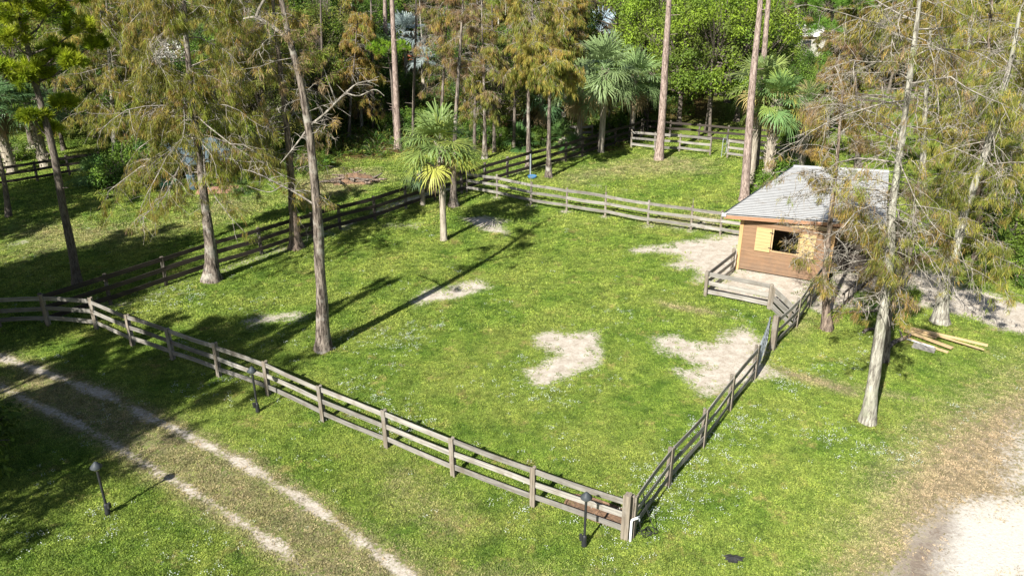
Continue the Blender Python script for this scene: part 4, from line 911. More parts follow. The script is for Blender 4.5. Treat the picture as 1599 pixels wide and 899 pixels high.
# ================================================================== trees seen singly
CO = [OLIVE, GOLD, (.40, .26, .075), RUST, YGREEN]
def hero(pts, r0, b0, b1, bl, nb, wts, label, rz=0, **kw):
    b, path = px_path(pts)
    parts = make_cypress(path, r0, b0, b1, bl, nb, CO, wts, base_at=b, **kw)
    return place_tree('cypress_tree', parts, b, label)
# A main, nearly bare
ta = hero([(506, 545), (502, 460), (495, 330), (484, 215), (470, 130), (452, 60), (436, -20), (428, -90)], .22, .30, .98, lambda t: 1.0 + 1.6 * t * (1 - t) * 2, 26, [3, 1, 1, 5, 1], 'tall leaning cypress trunk with flared base standing alone on the paddock grass', dens=.28, droop=.4, nsec=5, flare=1.5)
# its large dead limbs
mb = MB()
def limb(mb, pts, r0, r1, Y, origin):
    P = [onplane(x, y, Y) - origin for x, y in pts]; tube(mb, catmull(P, 12), np.linspace(r0, r1, 12), 6, jit=.1)
    return P
oY = at(506, 545).y
limb(mb, [(458, 68), (430, 45), (400, 28), (380, 30)], .085, .03, oY, at(506, 545)); limb(mb, [(400, 28), (408, 8), (420, -10)], .06, .03, oY, at(506, 545))
limb(mb, [(486, 195), (510, 175), (540, 145), (560, 130), (590, 125)], .05, .01, oY, at(506, 545)); limb(mb, [(525, 160), (512, 125), (505, 105)], .03, .01, oY, at(506, 545)); limb(mb, [(478, 205), (455, 235), (438, 255)], .04, .015, oY, at(506, 545))
limb(mb, [(540, 145), (560, 150), (585, 140), (600, 150)], .03, .01, oY, at(506, 545))
for k in range(70):
    bx, by = random.choice([(520, 165), (540, 147), (558, 133), (575, 128), (505, 180), (440, 290), (420, 282), (400, 271), (388, 268), (460, 298), (430, 296), (455, 235), (470, 215), (408, 30), (425, 42)])
    a_ = random.uniform(-2.6, .5); L_ = random.uniform(8, 30)
    limb(mb, [(bx, by), (bx + L_ * .5 * math.cos(a_), by + L_ * .5 * math.sin(a_)), (bx + L_ * math.cos(a_) + random.uniform(-4, 4), by + L_ * math.sin(a_) + 3)], .012, .004, oY + random.uniform(-.3, .3), at(506, 545))
limb(mb, [(492, 320), (460, 300), (440, 290), (400, 270), (380, 265)], .04, .012, oY, at(506, 545)); limb(mb, [(440, 290), (420, 300), (385, 290)], .02, .008, oY, at(506, 545))
link('limbs', mb.mesh('limbs', M['twig'], True), ta)
tb = hero([(332, 437), (328, 380), (318, 300), (308, 220), (299, 140), (291, 60), (285, -40), (280, -110)], .24, .34, .98, lambda t: 5.2 * (1 - .35 * t) * (.8 + .2 * math.sin(t * 9)), 96, [5, 3, .7, .3, 5], 'broad cypress with hanging olive and golden foliage just inside the dark fence', dens=.58, droop=1.1, nsec=9, bias=(math.pi, .45), leaf=(.24, .032), fans=1.15)
hero([(462, 387), (457, 320), (449, 210), (438, 110), (428, 20), (420, -60)], .22, .25, .98, lambda t: 2.9 - t, 60, [4, 2, 1, 3, 2], 'cypress clad in grey twigs and rusty tufts standing at the dark fence', dens=.42, droop=1.0, bias=(math.pi * .95, .4), nsec=7, bark='cypred')
hero([(708, 322), (709, 270), (712, 180), (717, 100), (722, 20), (724, -40)], .16, .55, .98, lambda t: 1.6, 26, [2, 1, 1, 5, 0], 'slim grey trunk with reddish tufts close behind the cabbage palm', dens=.4, droop=.6, nsec=6)
tG = hero([(1354, 658), (1364, 590), (1374, 520), (1386, 440), (1391, 370), (1394, 320), (1408, 220), (1422, 110), (1434, 20), (1440, -40)], .19, .31, .97, lambda t: 1.9 + 1.3 * math.sin(2.6 * t), 72, [3.5, 3, 3, 4.2, 1], 'tall pale cypress in front of the lumber pile with rusty olive foliage', dens=.24, droop=.95, nsec=8, leaf=(.19, .026), bark='pale', flare=1.35)
hero([(1378, 562), (1386, 500), (1394, 440), (1398, 400), (1404, 330)], .17, .45, .95, lambda t: 1.3, 16, [3, 1, 1, 4, 0], 'shorter second cypress trunk just behind the tall pale one', dens=.35, droop=.6, nsec=5, flare=1.3)
hero([(1468, 503), (1476, 450), (1490, 400), (1506, 335), (1535, 250), (1562, 160), (1580, 90), (1592, 20)], .23, .22, .98, lambda t: 3.0 - .6 * t, 66, [5, 5, 1.6, 1.6, 2], 'pale leaning cypress by the sandy driveway under a wide golden olive crown', dens=.32, droop=1.0, nsec=9, leaf=(.22, .03), bark='pale', flare=1.5)
hero([(1291, 514), (1290, 470), (1288, 430), (1296, 350), (1306, 260), (1312, 190), (1316, 140)], .15, .30, .98, lambda t: 2.4 - .5 * t, 44, [1.5, 1.5, 2.5, 5, 0], 'slim dark cypress spreading rust brown twigs over the stable roof', dens=.3, droop=.6, nsec=8, bark='cypred', flare=1.6)
hero([(1530, 405), (1528, 330), (1532, 250), (1540, 150), (1545, 60), (1550, -20)], .2, .25, .98, lambda t: 3.4, 60, [5, 4, 1., 1., 3], 'golden cypress farther back beside the shaded lawn on the driveway side', dens=.4, droop=1.0, nsec=8, leaf=(.26, .04), bark='cypred')
hero([(1440, 300), (1442, 230), (1446, 150), (1452, 60), (1456, -20)], .2, .42, .98, lambda t: 3.6, 56, [5, 4, 1.5, 2, 2], 'olive brown cypress standing behind the stable beyond the pale tall one', dens=.34, droop=1.0, nsec=8, leaf=(.3, .045), bark='pale')
hero([(1340, 262), (1338, 200), (1336, 120), (1332, 60)], .15, .35, .98, lambda t: 2.6, 36, [2, 2, 2.5, 5, 0], 'rusty thin cypress rising behind the right end of the stable roof', dens=.42, droop=.8, nsec=7, leaf=(.26, .04))
hero([(1600, 330), (1598, 230), (1596, 120), (1592, 20)], .2, .25, .98, lambda t: 3.0, 50, [5, 5, 1.5, 1, 2], 'golden olive cypress at the picture edge above the shaded lawn', dens=.5, droop=1.0, nsec=8, leaf=(.28, .045), bark='pale')
hero([(857, 277), (857, 220), (858, 160), (860, 110), (861, 78)], .16, .78, 1.0, lambda t: 2.9 * (1 - .6 * t) + .5, 34, [3, 6, 4, .5, 2], 'slender grey cypress with a golden umbrella crown inside the rear fence', dens=.9, droop=1.2, nsec=9, leaf=(.3, .05), flare=1.7, fans=1.2)
hero([(826, 262), (825, 200), (826, 120), (830, 60), (832, -10)], .15, .55, 1.0, lambda t: 2.2 + .8 * t, 40, [3, 5, 3, 2, 1], 'slender cypress with gold and rust tiers left of the golden umbrella one', dens=.62, droop=1.2, nsec=8, leaf=(.32, .05))
hero([(545, 218), (546, 190), (548, 150), (552, 110), (556, 60), (560, 20)], .12, .42, 1.0, lambda t: 3.2 * (1 - .55 * t), 38, [3, 5, 6, 1, 1], 'orange tiered cypress rising at the left end of the shaded clearing', dens=.6, droop=1.1, nsec=7, leaf=(.34, .055))
hero([(757, 248), (757, 200), (756, 140), (754, 80), (752, 0)], .15, .35, 1.0, lambda t: 2.3, 40, [4, 2, 1, 5, 1], 'grey trunked cypress with rusty crown where the dark fence meets the forest', dens=.5, droop=1.0, nsec=7, leaf=(.3, .05))
hero([(688, 236), (690, 170), (694, 90), (698, 20), (700, -30)], .14, .4, 1.0, lambda t: 2.6, 38, [2, 1.5, 1, 6, 1], 'thin cypress with brown red tiers right behind the cabbage palm crown', dens=.5, droop=.9, nsec=7, leaf=(.32, .05))
hero([(180, 262), (178, 200), (172, 120), (168, 40), (165, -30)], .18, .3, 1.0, lambda t: 3.8, 56, [5, 4, 2, 1, 4], 'rust gold cypress crown filling the forest left of the broad olive one', dens=.7, droop=1.0, nsec=8, leaf=(.3, .045), bark='pale')
hero([(388, 262), (386, 190), (382, 110), (378, 30), (376, -30)], .18, .3, 1.0, lambda t: 3.6, 56, [6, 3, 1.5, 1, 4], 'olive cypress between the broad golden one and the twiggy one', dens=.7, droop=1.0, nsec=8, leaf=(.3, .045), bark='pale')

def palmt(px, H, rt, label, **kw):
    s = kw.pop('s', 1.0); parts = make_palm(H, rt, **kw); return place_tree('cabbage_palm', parts, at(*px), label, 'palm tree', None, random.uniform(0, 6), s)
palmt((693, 375), 5.0, .165, 'cabbage palm with yellowing lower fans standing in the middle of the paddock', nf=36, flen=1.42, cols=[(.21, .27, .07), (.17, .23, .07), (.27, .31, .07)], col2=(.33, .33, .065), dead=5)
palmt((660, 320), 1.9, .13, 'short young palm leaning out behind the dark fence beside the cabbage palm', nf=18, flen=.85, cols=[(.12, .16, .08), (.10, .15, .07)], dead=1)
pl1 = palmt((1195, 300), 5.6, .26, 'large palm with shaggy basket trunk beside the pink barked pines', nf=34, flen=1.35, boots=1.0, cols=[(.13, .19, .06), (.11, .17, .06), (.17, .21, .05)], col2=(.3, .26, .06), dead=4)
palmt((1172, 288), 6.2, .2, 'tall palm whose drooping pale fans hang left of the pink barked pines', nf=32, flen=1.5, cols=[(.14, .19, .07), (.17, .21, .06)], col2=(.38, .3, .12), dead=5)
palmt((1246, 262), 4.4, .34, 'stocky palm with brown shaggy trunk directly behind the stable roof', nf=20, flen=1.2, boots=1.0, cols=[(.13, .18, .06), (.2, .18, .08)], dead=12)
palmt((938, 238), 5.8, .22, 'silver green palm behind the dark fence corner, tallest of its clump', nf=34, flen=1.9, cols=[(.17, .23, .10), (.14, .20, .08)], dead=8)
palmt((905, 226), 4.2, .2, 'silver green palm with skirts of dead fronds at the left of its clump', nf=28, flen=1.7, cols=[(.16, .22, .09), (.14, .19, .07)], dead=9)
palmt((985, 218), 4.6, .2, 'silver green palm at the right of its clump near the rear fence corner', nf=28, flen=1.7, cols=[(.17, .22, .08), (.15, .2, .08)], dead=7)
palmt((845, 212), 3.0, .18, 'low palm in the shade behind the golden umbrella cypress', nf=24, flen=1.5, cols=[(.07, .12, .05)], dead=4)
palmt((935, 112), 4.4, .2, 'powder blue fan palm in the far garden above the silver green clump', nf=26, flen=2.1, cols=[(.40, .50, .56), (.33, .43, .48)], dead=0)
palmt((636, 128), 5.0, .2, 'silvery fan palm left of the paved pond behind the tall pine trunk', nf=24, flen=1.7, cols=[(.38, .45, .44), (.3, .37, .36)], dead=0)
palmt((662, 140), 3.0, .18, 'silvery fan palm leaning over the near corner of the paved pond', nf=22, flen=1.15, cols=[(.36, .42, .40), (.28, .34, .32)], dead=1)
palmt((20, 270), 4.6, .3, 'shaggy palm by the shaded fence at the left picture edge', nf=26, flen=1.6, boots=1.0, cols=[(.08, .13, .05)], dead=8)
palmt((72, 262), 4.2, .3, 'shaggy leaning palm trunk beside the dark pine at the left fence', nf=26, flen=1.5, boots=1.0, cols=[(.07, .12, .04)], dead=6)
palmt((1385, 128), 4.8, .3, 'grey skirted palm on the distant lawn behind the stable', nf=22, flen=1.9, cols=[(.12, .17, .08)], dead=18)

def pine(pts, r0, tufts, cols, label, pxb=(), **kw):
    b, path = px_path(pts)
    if pxb: kw['balls'] = [(onplane(x, y, b.y + dy) - b, r_) for x, y, r_, dy in pxb]
    return place_tree('pine_tree', make_pine(path, r0, tufts, cols, **kw), b, label, 'pine tree')
PB = [(.16, .25, .02), (.20, .28, .025), (.12, .2, .02)]
pine([(121, 443), (112, 390), (98, 320), (84, 240), (66, 170), (55, 130), (40, 60), (15, -30)], .19, [], [(.30, .36, .02), (.36, .40, .03), (.24, .32, .02)], 'dark trunked pine with bright yellow green needle balls at the left fence', bark='dark', tn=110, tl=.30,
     pxb=[(45, 118, .95, -.2), (62, 108, .7, .3), (92, 82, .75, .5), (112, 96, .5, .2), (35, 22, 1.0, 0), (75, 18, 1.0, .6), (52, 185, .55, -.2), (98, 160, .5, .8), (18, 62, .8, -.6), (125, 45, .7, 1.2), (6, 110, .5, -.8), (105, -5, .9, 1), (82, 205, .4, .5), (150, 70, .5, 1.6), (10, -5, 1.0, -1)])
pine([(622, 232), (620, 180), (616, 90), (612, 0), (610, -60)], .27, [], PB, 'tall straight pink grey pine trunk at the edge of the shaded clearing')
pine([(618, 222), (615, 180), (611, 120), (606, 84)], .13, [(1.0, a_, .9, .8) for a_ in (0, 1.2, 2.5, 3.8, 5.0)], [(.24, .36, .03), (.18, .3, .025)], 'thin pine topped by a flat bright green tuft beside the tall pine trunk', bark='dark', tn=50)
pine([(1029, 250), (1034, 180), (1040, 80), (1045, 0), (1048, -60)], .3, [], PB, 'straight pink grey pine standing in front of the rear paddock fence')
pine([(1162, 314), (1167, 240), (1176, 120), (1186, 20), (1190, -50)], .27, [], PB, 'nearer of the two pink barked pines beside the stable')
pine([(1178, 282), (1184, 200), (1192, 100), (1200, 0), (1204, -60)], .24, [], PB, 'farther of the two pink barked pines beside the stable')
pine([(14, 338), (6, 280), (-8, 220), (-30, 140)], .16, [], PB, 'dark slanting trunk in the shade at the left picture edge', bark='dark')
pine([(600, 135), (602, 80), (601, 0), (601, -40)], .3, [], PB, 'pale grey pine trunk left of the silvery fan palm')
for pts_, lb in (([(741, 232), (742, 150), (744, 60), (745, -20)], 'thin dark trunk at the forest edge right behind the cabbage palm'), ([(772, 238), (771, 160), (769, 70), (768, -20)], 'thin dark trunk between the two grey cypresses behind the dark fence'),
                 ([(802, 236), (804, 160), (806, 80)], 'slender dark trunk in the shade left of the gold tiered cypress'), ([(583, 205), (582, 130), (580, 40), (579, -20)], 'thin dark trunk in the middle of the shaded clearing'), ([(645, 222), (646, 150), (649, 60), (650, -20)], 'thin dark trunk at the right end of the shaded clearing'), ([(506, 222), (505, 150), (502, 60), (500, -20)], 'thin dark trunk just left of the orange tiered cypress'),
                 ([(1108, 214), (1110, 150), (1112, 90)], 'dark trunk of the shade tree on the lawn behind the rear fence')):
    pine(pts_, .13, [], PB, lb, bark='dark')
pine([(512, 80), (511, 30), (509, -20)], .5, [], PB, 'far grey pine trunk rising above the orange tiered cypress')
pine([(752, 150), (752, 80), (750, 0), (749, -40)], .3, [], PB, 'pink pine trunk between the pond and the golden crowns', bark='pine')
pine([(1312, 150), (1308, 90), (1300, 30), (1296, -30)], .3, [(.72, a_, 2.4, 1.7) for a_ in (2.6, 3.3, 4.1, 1.8, .2)] + [(.9, a_, 2.2, 1.7) for a_ in (.3, 1.8, 3.1, 4.2, 5.3)] + [(.55, a_, 2.0, 1.4) for a_ in (2.9, 3.9)], [(.19, .34, .05), (.24, .38, .06)], 'soft bright green pine beyond the palms and the white roof', tn=46, tl=.5)
pine([(1572, 160), (1574, 90), (1576, 20), (1578, -20)], .3, [(.75, a_, 2.2, 1.7) for a_ in (3.1, 4.0, 2.2, .4)] + [(.95, a_, 2.2, 1.7) for a_ in (.3, 1.8, 3.1, 4.2)] + [(.55, a_, 2.4, 1.3) for a_ in (3.3, 4.2)], [(.19, .34, .05), (.22, .38, .06)], 'soft bright green pine at the top corner above the golden cypresses', tn=46, tl=.5)

# ------------------------------------------------------------------ background forest: copies of a few built trees
BL = [
    ('green', make_broadleaf(9.5, 3.6, [GREEN, MID, DEEP], [3, 3, 2], 60, 250, .17, .95)),
    ('lime', make_broadleaf(9.5, 3.9, [LIME, MID, (.15, .2, .03)], [5, 2, 3], 70, 250, .17, .85, low=.12)),
    ('deep', make_broadleaf(8.0, 3.4, [DEEP, GREEN, (.04, .07, .02)], [3, 3, 2], 52, 240, .17, .95, low=.15)),
    ('olive', make_broadleaf(9.0, 3.4, [(.11, .14, .03), MID, OLIVE], [4, 2, 3], 56, 250, .15, .85, low=.15)),
    ('greyish', make_broadleaf(7.5, 3.2, [GREYG, (.14, .14, .09), OLIVE], [4, 2, 2], 46, 150, .13, .9, low=.2)),
]
CYB = [
    ('rusty', make_cypress([(0, 0, 0), (.1, 0, 3), (-.1, .1, 6.5), (.1, 0, 10)], .16, .22, 1.0, lambda t: 2.5 * (1 - .6 * t) + .3, 46, CO, [2, 3, 5, 4, 1], dens=.7, droop=1.1, nsec=7, leaf=(.34, .06), bark='pale')),
    ('golden', make_cypress([(0, 0, 0), (-.1, 0, 3), (.15, .1, 7), (0, 0, 11)], .17, .25, 1.0, lambda t: 2.8 * (1 - .6 * t) + .4, 50, CO, [5, 5, 2, .5, 3], dens=.75, droop=1.1, nsec=7, leaf=(.34, .06), bark='pale')),
    ('bare', make_cypress([(0, 0, 0), (.15, 0, 3), (.0, .1, 6), (.2, 0, 9)], .14, .2, 1.0, lambda t: 2.4 * (1 - .5 * t) + .4, 46, CO, [2, 1, 1, 6, 0], dens=.18, droop=.2, nsec=8, leaf=(.3, .05), bark='pale')),
]
SHR = [('green', make_broadleaf(2.3, 1.7, [GREEN, MID, DEEP], [3, 3, 2], 20, 230, .15, .65, low=.0, trunk_r=.07)),
       ('lime', make_broadleaf(2.0, 1.4, [MID, LIME, GREEN], [3, 3, 2], 16, 230, .14, .6, low=.0, trunk_r=.06)),
       ('palmetto', make_palm(.5, .12, nf=20, flen=1.15, cols=[(.06, .11, .03), (.09, .14, .04)], dead=2))]
used = {}
def put(kind, parts, name, loc, label, cat='tree', group=None, s=1.0, rz=None, sz=None):
    rz = random.uniform(0, 6.28) if rz is None else rz
    if kind not in used:
        used[kind] = place_tree(name, parts, loc, label, cat, group, rz, s, sz); return used[kind]
    return copy_thing(used[kind], loc, rz, s, label, group, sz)
# windows through the foliage that must stay open
OPEN = [(236, 58, 296, 104, 97), (628, 50, 690, 155, 100), (1325, 100, 1440, 215, 45), (920, 42, 955, 100, 95), (985, 82, 1020, 100, 95), (1225, 58, 1264, 84, 108), (300, 235, 372, 285, 50), (30, 205, 100, 265, 55), (1330, 210, 1440, 260, 45), (1100, 170, 1160, 225, 60)]
def blocked(p, Rr, H):
    x0, y0 = proj(p.x, p.y, 0); x1, y1 = proj(p.x, p.y, H); wpx = Rr * 1244 / math.hypot(p.y, HC) * .8
    for (a, b, c, e, dist) in OPEN:
        if p.y < dist and x0 + wpx > a and x0 - wpx < c and y1 < e and y0 - (H * .12) * 12 > b: return True
    return False
LM = [(30, 'near the left picture edge'), (140, 'behind the yellow green pine'), (260, 'behind the broad golden cypress'), (345, 'above the low blue roofed shed'), (440, 'behind the twiggy grey cypress'), (520, 'left of the orange tiered cypress'), (590, 'by the shaded clearing'), (660, 'around the paved pond'), (730, 'behind the cabbage palm'), (800, 'behind the dark fence bend'), (870, 'behind the golden umbrella cypress'), (940, 'above the silver green palm clump'), (1010, 'beyond the rear fence corner'), (1090, 'on the lawn behind the rear fence'), (1160, 'left of the pink barked pines'), (1230, 'behind the shaggy palms'), (1300, 'behind the stable roof'), (1380, 'across the distant fenced lawn'), (1460, 'behind the tall pale cypress'), (1540, 'beyond the sandy driveway'), (1600, 'at the far right picture edge')]
def where(x): return min(LM, key=lambda q: abs(q[0] - x))[1]
placed = []
def ok(p, r):
    return all((p.x - q.x) ** 2 + (p.y - q.y) ** 2 > ((r + rq) * .62) ** 2 for q, rq in placed)
DESC = {'green': 'dark green leafy tree', 'lime': 'bright lime green leafy tree', 'deep': 'deep green shady tree', 'olive': 'olive green leafy tree', 'greyish': 'grey green thin leaved tree', 'rusty': 'rusty orange cypress', 'golden': 'golden olive cypress', 'bare': 'bare grey twiggy cypress'}
# hand placed ones that carry the picture
hand = [
    ('olive', (428, 262), .7), ('deep', (560, 196), .8), ('olive', (350, 250), .7), ('green', (410, 215), 1.0), ('lime', (378, 215), .8), ('olive', (520, 180), 1.1), ('green', (470, 190), 1.1), ('deep', (352, 190), .9), ('lime', (1080, 150), 1.3), ('lime', (1160, 150), .9),
    ('lime', (1105, 205), 1.12), ('lime', (1060, 196), 1.0), ('lime', (1150, 190), 1.05), ('lime', (980, 150), 1.15), ('green', (1135, 160), 1.2), ('lime', (1020, 165), 1.1),
    ('olive', (480, 225), .8), ('olive', (430, 240), .85), ('green', (380, 235), .8), ('olive', (505, 205), .9), ('deep', (590, 190), .8), ('green', (640, 178), .34), ('olive', (780, 215), .85), ('green', (800, 190), .85),
    ('deep', (100, 235), .8), ('green', (222, 250), .55), ('deep', (150, 215), .95), ('lime', (60, 200), .9), ('green', (285, 245), .6), ('deep', (738, 192), .75), ('bare', (565, 205), .8), ('greyish', (125, 190), 1.0),
    ('golden', (820, 180), 1.1), ('rusty', (780, 170), 1.0), ('golden', (880, 160), 1.1), ('bare', (890, 150), 1.0), ('rusty', (560, 160), .9), ('deep', (1010, 205), .5), ('green', (950, 200), .6), ('bare', (725, 190), .9),
    ('deep', (1580, 300), .9), ('green', (1560, 340), .5), ('olive', (1500, 260), .8), ('golden', (1480, 230), 1.0), ('bare', (1230, 150), 1.1), ('greyish', (1215, 110), 1.2), ('green', (1200, 180), .7), ('green', (1255, 205), .6),
    ('rusty', (1290, 215), .75), ('golden', (1530, 210), 1.0), ('green', (1330, 90), 1.1), ('golden', (1400, 80), 1.2), ('golden', (1450, 100), 1.1), ('rusty', (1350, 75), 1.1),
]
allk = dict(BL + CYB)
RAD = {'green': 3.6, 'lime': 3.9, 'deep': 3.4, 'olive': 3.4, 'greyish': 3.2, 'rusty': 2.4, 'golden': 2.8, 'bare': 2.4}
jobs = []
for kd, px, s in hand:
    p = at(*px); jobs.append((kd, p, s)); placed.append((p, RAD[kd] * s))
for _ in range(2600):
    y = random.uniform(54, 128); x = random.uniform(-.68 * y, .68 * y); p = Vector((x, y, 0)); X, Y_ = proj(x, y, 0)
    if X < 415 + 0 and Y_ > 262: continue
    if 415 <= X < 1000 and Y_ > 205: continue
    if X > 985 and Y_ > 150 and X < 1480: continue
    if X >= 1480 and Y_ > 300: continue
    s = random.uniform(.75, 1.15); 
    if X < 420: kd = random.choices(['golden', 'rusty', 'deep', 'green', 'olive', 'greyish', 'bare', 'lime'], [4, 1, 2, 4, 5, 2, 1, 3])[0]
    elif X < 720: kd = random.choices(['golden', 'rusty', 'deep', 'green', 'olive', 'greyish', 'bare'], [1, .5, 1.5, 5, 5, 1.5, 1.5])[0]
    elif X < 960: kd = random.choices(['golden', 'rusty', 'deep', 'green', 'olive', 'bare', 'greyish'], [5, 3, 2, 2, 3, 2, 2])[0]
    elif X < 1200: kd = random.choices(['lime', 'green', 'deep', 'olive'], [6, 3, 1, 1])[0]
    else: kd = random.choices(['golden', 'rusty', 'green', 'olive', 'bare', 'greyish'], [5, 4, 2, 2, 2, 3])[0]
    r = RAD[kd] * s
    if not ok(p, r * .82) or blocked(p, r, 12.7 * s): continue
    placed.append((p, r)); jobs.append((kd, p, s))
jobs.sort(key=lambda j: j[1].y)
rows = {}
for kd, p, s in jobs[:285]:
    X, Y_ = proj(p.x, p.y, 0); wz = where(X); dep = 'nearest' if p.y < 66 else 'front row' if p.y < 78 else 'middle row' if p.y < 95 else 'back row'
    lb = f"{dep} {DESC[kd]} {wz}"; grp = f"{DESC[kd]}s of the {dep} {wz}"
    n_ = 'cypress_tree' if kd in ('rusty', 'golden', 'bare') else 'leafy_tree'
    put(kd, allk[kd], n_, p, lb, 'tree', grp, s, sz=s * random.uniform(.9, 1.15))
# shrubs and palmettos at the forest foot
sh_px = [(1205, 300, 1, .9), (1215, 288, 1, .9), (1188, 310, 1, .7), (640, 208, 0, .8), (660, 205, 0, .8), (690, 200, 0, .9), (450, 250, 1, .9), (475, 262, 1, .6), (500, 240, 0, .6), (420, 258, 1, .8), (395, 268, 0, .7), (812, 232, 2, .9), (838, 228, 0, .6), (875, 226, 2, .9), (960, 212, 0, .7), (895, 236, 2, .7), (240, 285, 0, .8), (190, 292, 0, .9), (150, 285, 2, .9), (225, 270, 0, 1.0), (380, 300, 2, .5), (376, 282, 1, .5), (505, 262, 1, .5),
         (1245, 245, 0, .8), (1225, 232, 1, .8), (1560, 420, 0, .7), (1590, 440, 1, .7), (1575, 395, 0, 1.0), (1590, 350, 0, 1.1), (740, 222, 2, .7), (775, 228, 0, .6), (720, 215, 0, .7), (600, 205, 0, .6), (570, 200, 0, .5), (530, 205, 0, .7), (1000, 190, 0, .9), (1020, 200, 0, .7), (30, 250, 0, .6), (1420, 470, 1, .35), (1350, 478, 0, .3)]
SD = ['dense dark green shrub', 'light green leafy shrub', 'spiky green palmetto']; SK = ['shrub_a', 'shrub_b', 'palmetto']
for x, y, k_, s in sh_px:
    p = at(x, y); p.z = -.02
    put('s%d' % k_, SHR[k_][1], 'palmetto' if k_ == 2 else 'shrub', p, f"{SD[k_]} {'low on the ground' if y > 240 else 'at the forest foot'} {where(x)}", 'shrub', f"{SD[k_]}s {where(x)}", s)
# far woods read as one mass
def protos_from(parts): 
    me_list = [m for _, m in parts]; return me_list
P = []
for _ in range(5000):
    y = random.uniform(112, 235); x = random.uniform(-.7 * y, .7 * y)
    if all((x - a[0]) ** 2 + (y - a[1]) ** 2 > 4.6 ** 2 for a in P): P.append((x, y))
P = np.array([(x, y, -.1) for x, y in P])
def joined(parts):
    bm_parts = []
    objs = [bpy.data.objects.new('j', m.copy()) for _, m in parts]
    for o_ in objs: COL.objects.link(o_)
    with bpy.context.temp_override(active_object=objs[0], selected_editable_objects=objs, selected_objects=objs): bpy.ops.object.join()
    me = objs[0].data; COL.objects.unlink(objs[0]); return me
scatter('woods', P, rng.uniform(.9, 1.3, len(P)), rng.random(len(P)), np.zeros(len(P)), [joined(allk[k]) for k in ('green', 'olive', 'golden', 'deep')], 'distant mixed woods closing the view behind everything')

# undergrowth and leaf litter sprigs in the forest (uncountable)
def weed(n, r, h, w_, col, seed):
    a = np.random.default_rng(seed); mb = MB(); ang = a.uniform(0, 6.28, n); rr = r * np.sqrt(a.random(n)); P_ = np.stack([rr * np.cos(ang), rr * np.sin(ang), a.uniform(0, h * .6, n)], 1)
    D = np.stack([np.cos(ang), np.sin(ang), a.uniform(.2, 1.4, n)], 1) + a.normal(size=(n, 3)) * .4; blades(mb, P_, D, h * a.uniform(.4, 1, n), w_, palette(n, col), .2); return mb.mesh('weed', M['leaf'])
n = 16000; y = rng.uniform(44, 112, n); x = rng.uniform(-.7, .7, n) * y; P = np.stack([x, y, np.zeros(n)], 1); P = P[inframe(P)]
s_, d_, l_, w_, g_ = masks(P[:, 0], P[:, 1]); wl = np.maximum(l_, np.clip((P[:, 1] - 66) / 6, 0, 1) * (P[:, 0] < 14 + (P[:, 1] - 60) * .2)); keep = (wl + vnoise(P[:, 0], P[:, 1], .5, 4) * .7 > .62) & (s_ < .3); P = P[keep]
scatter('undergrowth', P, rng.uniform(.5, 1.5, len(P)), rng.random(len(P)), np.zeros(len(P)), [weed(40, .35, .5, .08, [GREEN, MID, OLIVE], 1), weed(30, .3, .35, .07, [MID, BROWN, OLIVE], 2), weed(36, .4, .7, .06, [DEEP, GREEN, GREYG], 3)], 'low tangled undergrowth on the shaded forest floor')

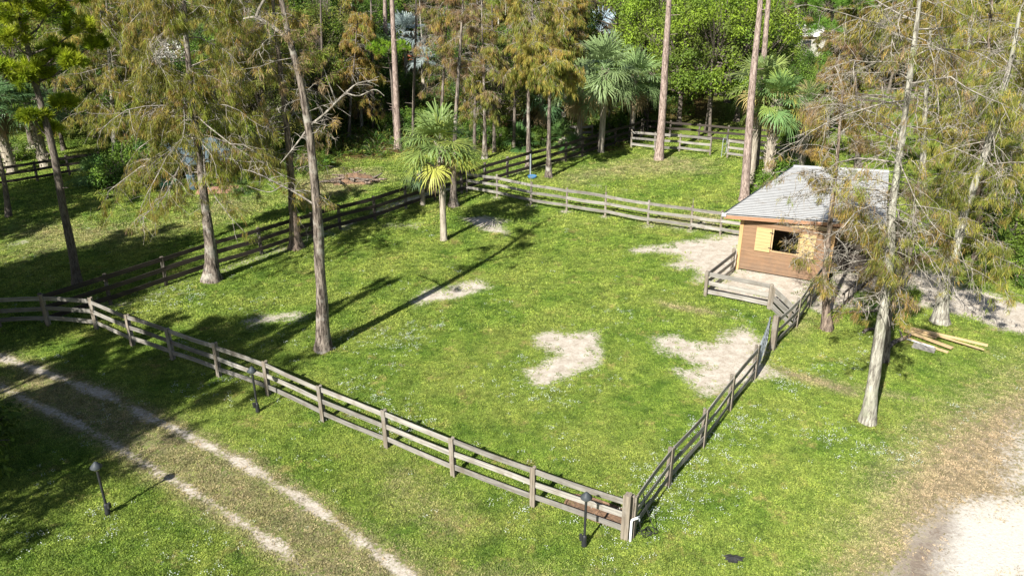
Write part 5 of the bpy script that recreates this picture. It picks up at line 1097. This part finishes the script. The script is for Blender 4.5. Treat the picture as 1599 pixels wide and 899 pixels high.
# ------------------------------------------------------------------ trees outside the left and near side of the frame; they throw the dappled shade
CEN = {'green': 5.9, 'lime': 5.3, 'deep': 4.6, 'olive': 5.2, 'greyish': 4.5, 'rusty': 6.0, 'golden': 6.8, 'bare': 5.4}
def shade_src(S, h, kd, s, label):
    off = h / math.tan(R(SUN_EL)); p = at(*S) + Vector((math.cos(R(SUN_AZ)), math.sin(R(SUN_AZ)), 0)) * off
    return put(kd, allk[kd], 'cypress_tree' if kd in ('rusty', 'golden', 'bare') else 'leafy_tree', p, label, 'tree', None, s, None, h / CEN[kd])
for S, h, kd, s, lb in [((40, 690), 6.5, 'deep', .75, 'leafy tree just outside the lower left whose shade darkens the lamp side grass'),
                        ((-60, 760), 6.5, 'green', .8, 'leafy tree outside the lower left corner shading the verge'),
                        ((110, 660), 8, 'greyish', .8, 'grey green tree outside the left edge dappling the ruts'),
                        ((-20, 620), 8, 'golden', 1.0, 'golden cypress outside the left edge shading both wheel ruts'),
                        ((60, 640), 9, 'rusty', .9, 'rusty cypress outside the left edge shading the near ruts'),
                        ((190, 610), 8, 'green', .6, 'narrow dark green tree outside the left edge whose shade lies between ruts and fence'),
                        ((225, 592), 7.5, 'golden', .7, 'golden cypress outside the left edge whose shade reaches the near fence'),
                        ((200, 690), 8, 'bare', .9, 'twiggy tree outside the left edge throwing dapples between the ruts'),
                        ((0, 455), 7, 'green', 1.1, 'dense green tree outside the left edge darkening the fence that leaves the picture'),
                        ((60, 452), 8, 'deep', 1.1, 'deep green tree outside the left edge darkening the corner post of the paddock'),
                        ((30, 472), 6, 'deep', 1.0, 'dense tree outside the left edge shading the start of the dark fence'),
                        ((100, 462), 7, 'green', .7, 'leafy tree outside the left edge shading the first bays of the dark fence'),
                        ((50, 490), 6, 'deep', .9, 'leafy tree outside the left edge shading the fence corner'),
                        ((-20, 505), 6, 'green', .8, 'leafy tree outside the left edge shading the fence that leaves the picture'),
                        ((110, 485), 7, 'greyish', .6, 'grey green tree outside the left edge dappling the fence corner'),
                        ((60, 420), 8, 'golden', .9, 'golden cypress outside the left edge shading the left field'),
                        ((-20, 330), 7, 'green', 1.1, 'leafy tree outside the left edge shading the far left field'),
                        ((60, 300), 8, 'deep', 1.0, 'leafy tree outside the left edge shading the fence by the shaggy palms'),
                        ((110, 330), 10, 'golden', .9, 'golden cypress outside the left edge dappling the field by the slanting trunk'),
                        ((418, 536), 9, 'rusty', .4, 'small rusty cypress outside the left edge casting a blot across the paddock')]:
    shade_src(S, h, kd, s, lb)
# leafy shoots poking in at the left edge
p = at(-78, 740); put('s1', SHR[1][1], 'shrub', p, 'leafy light green shrub poking in from the left edge over the wheel ruts', 'shrub', None, 1.35)
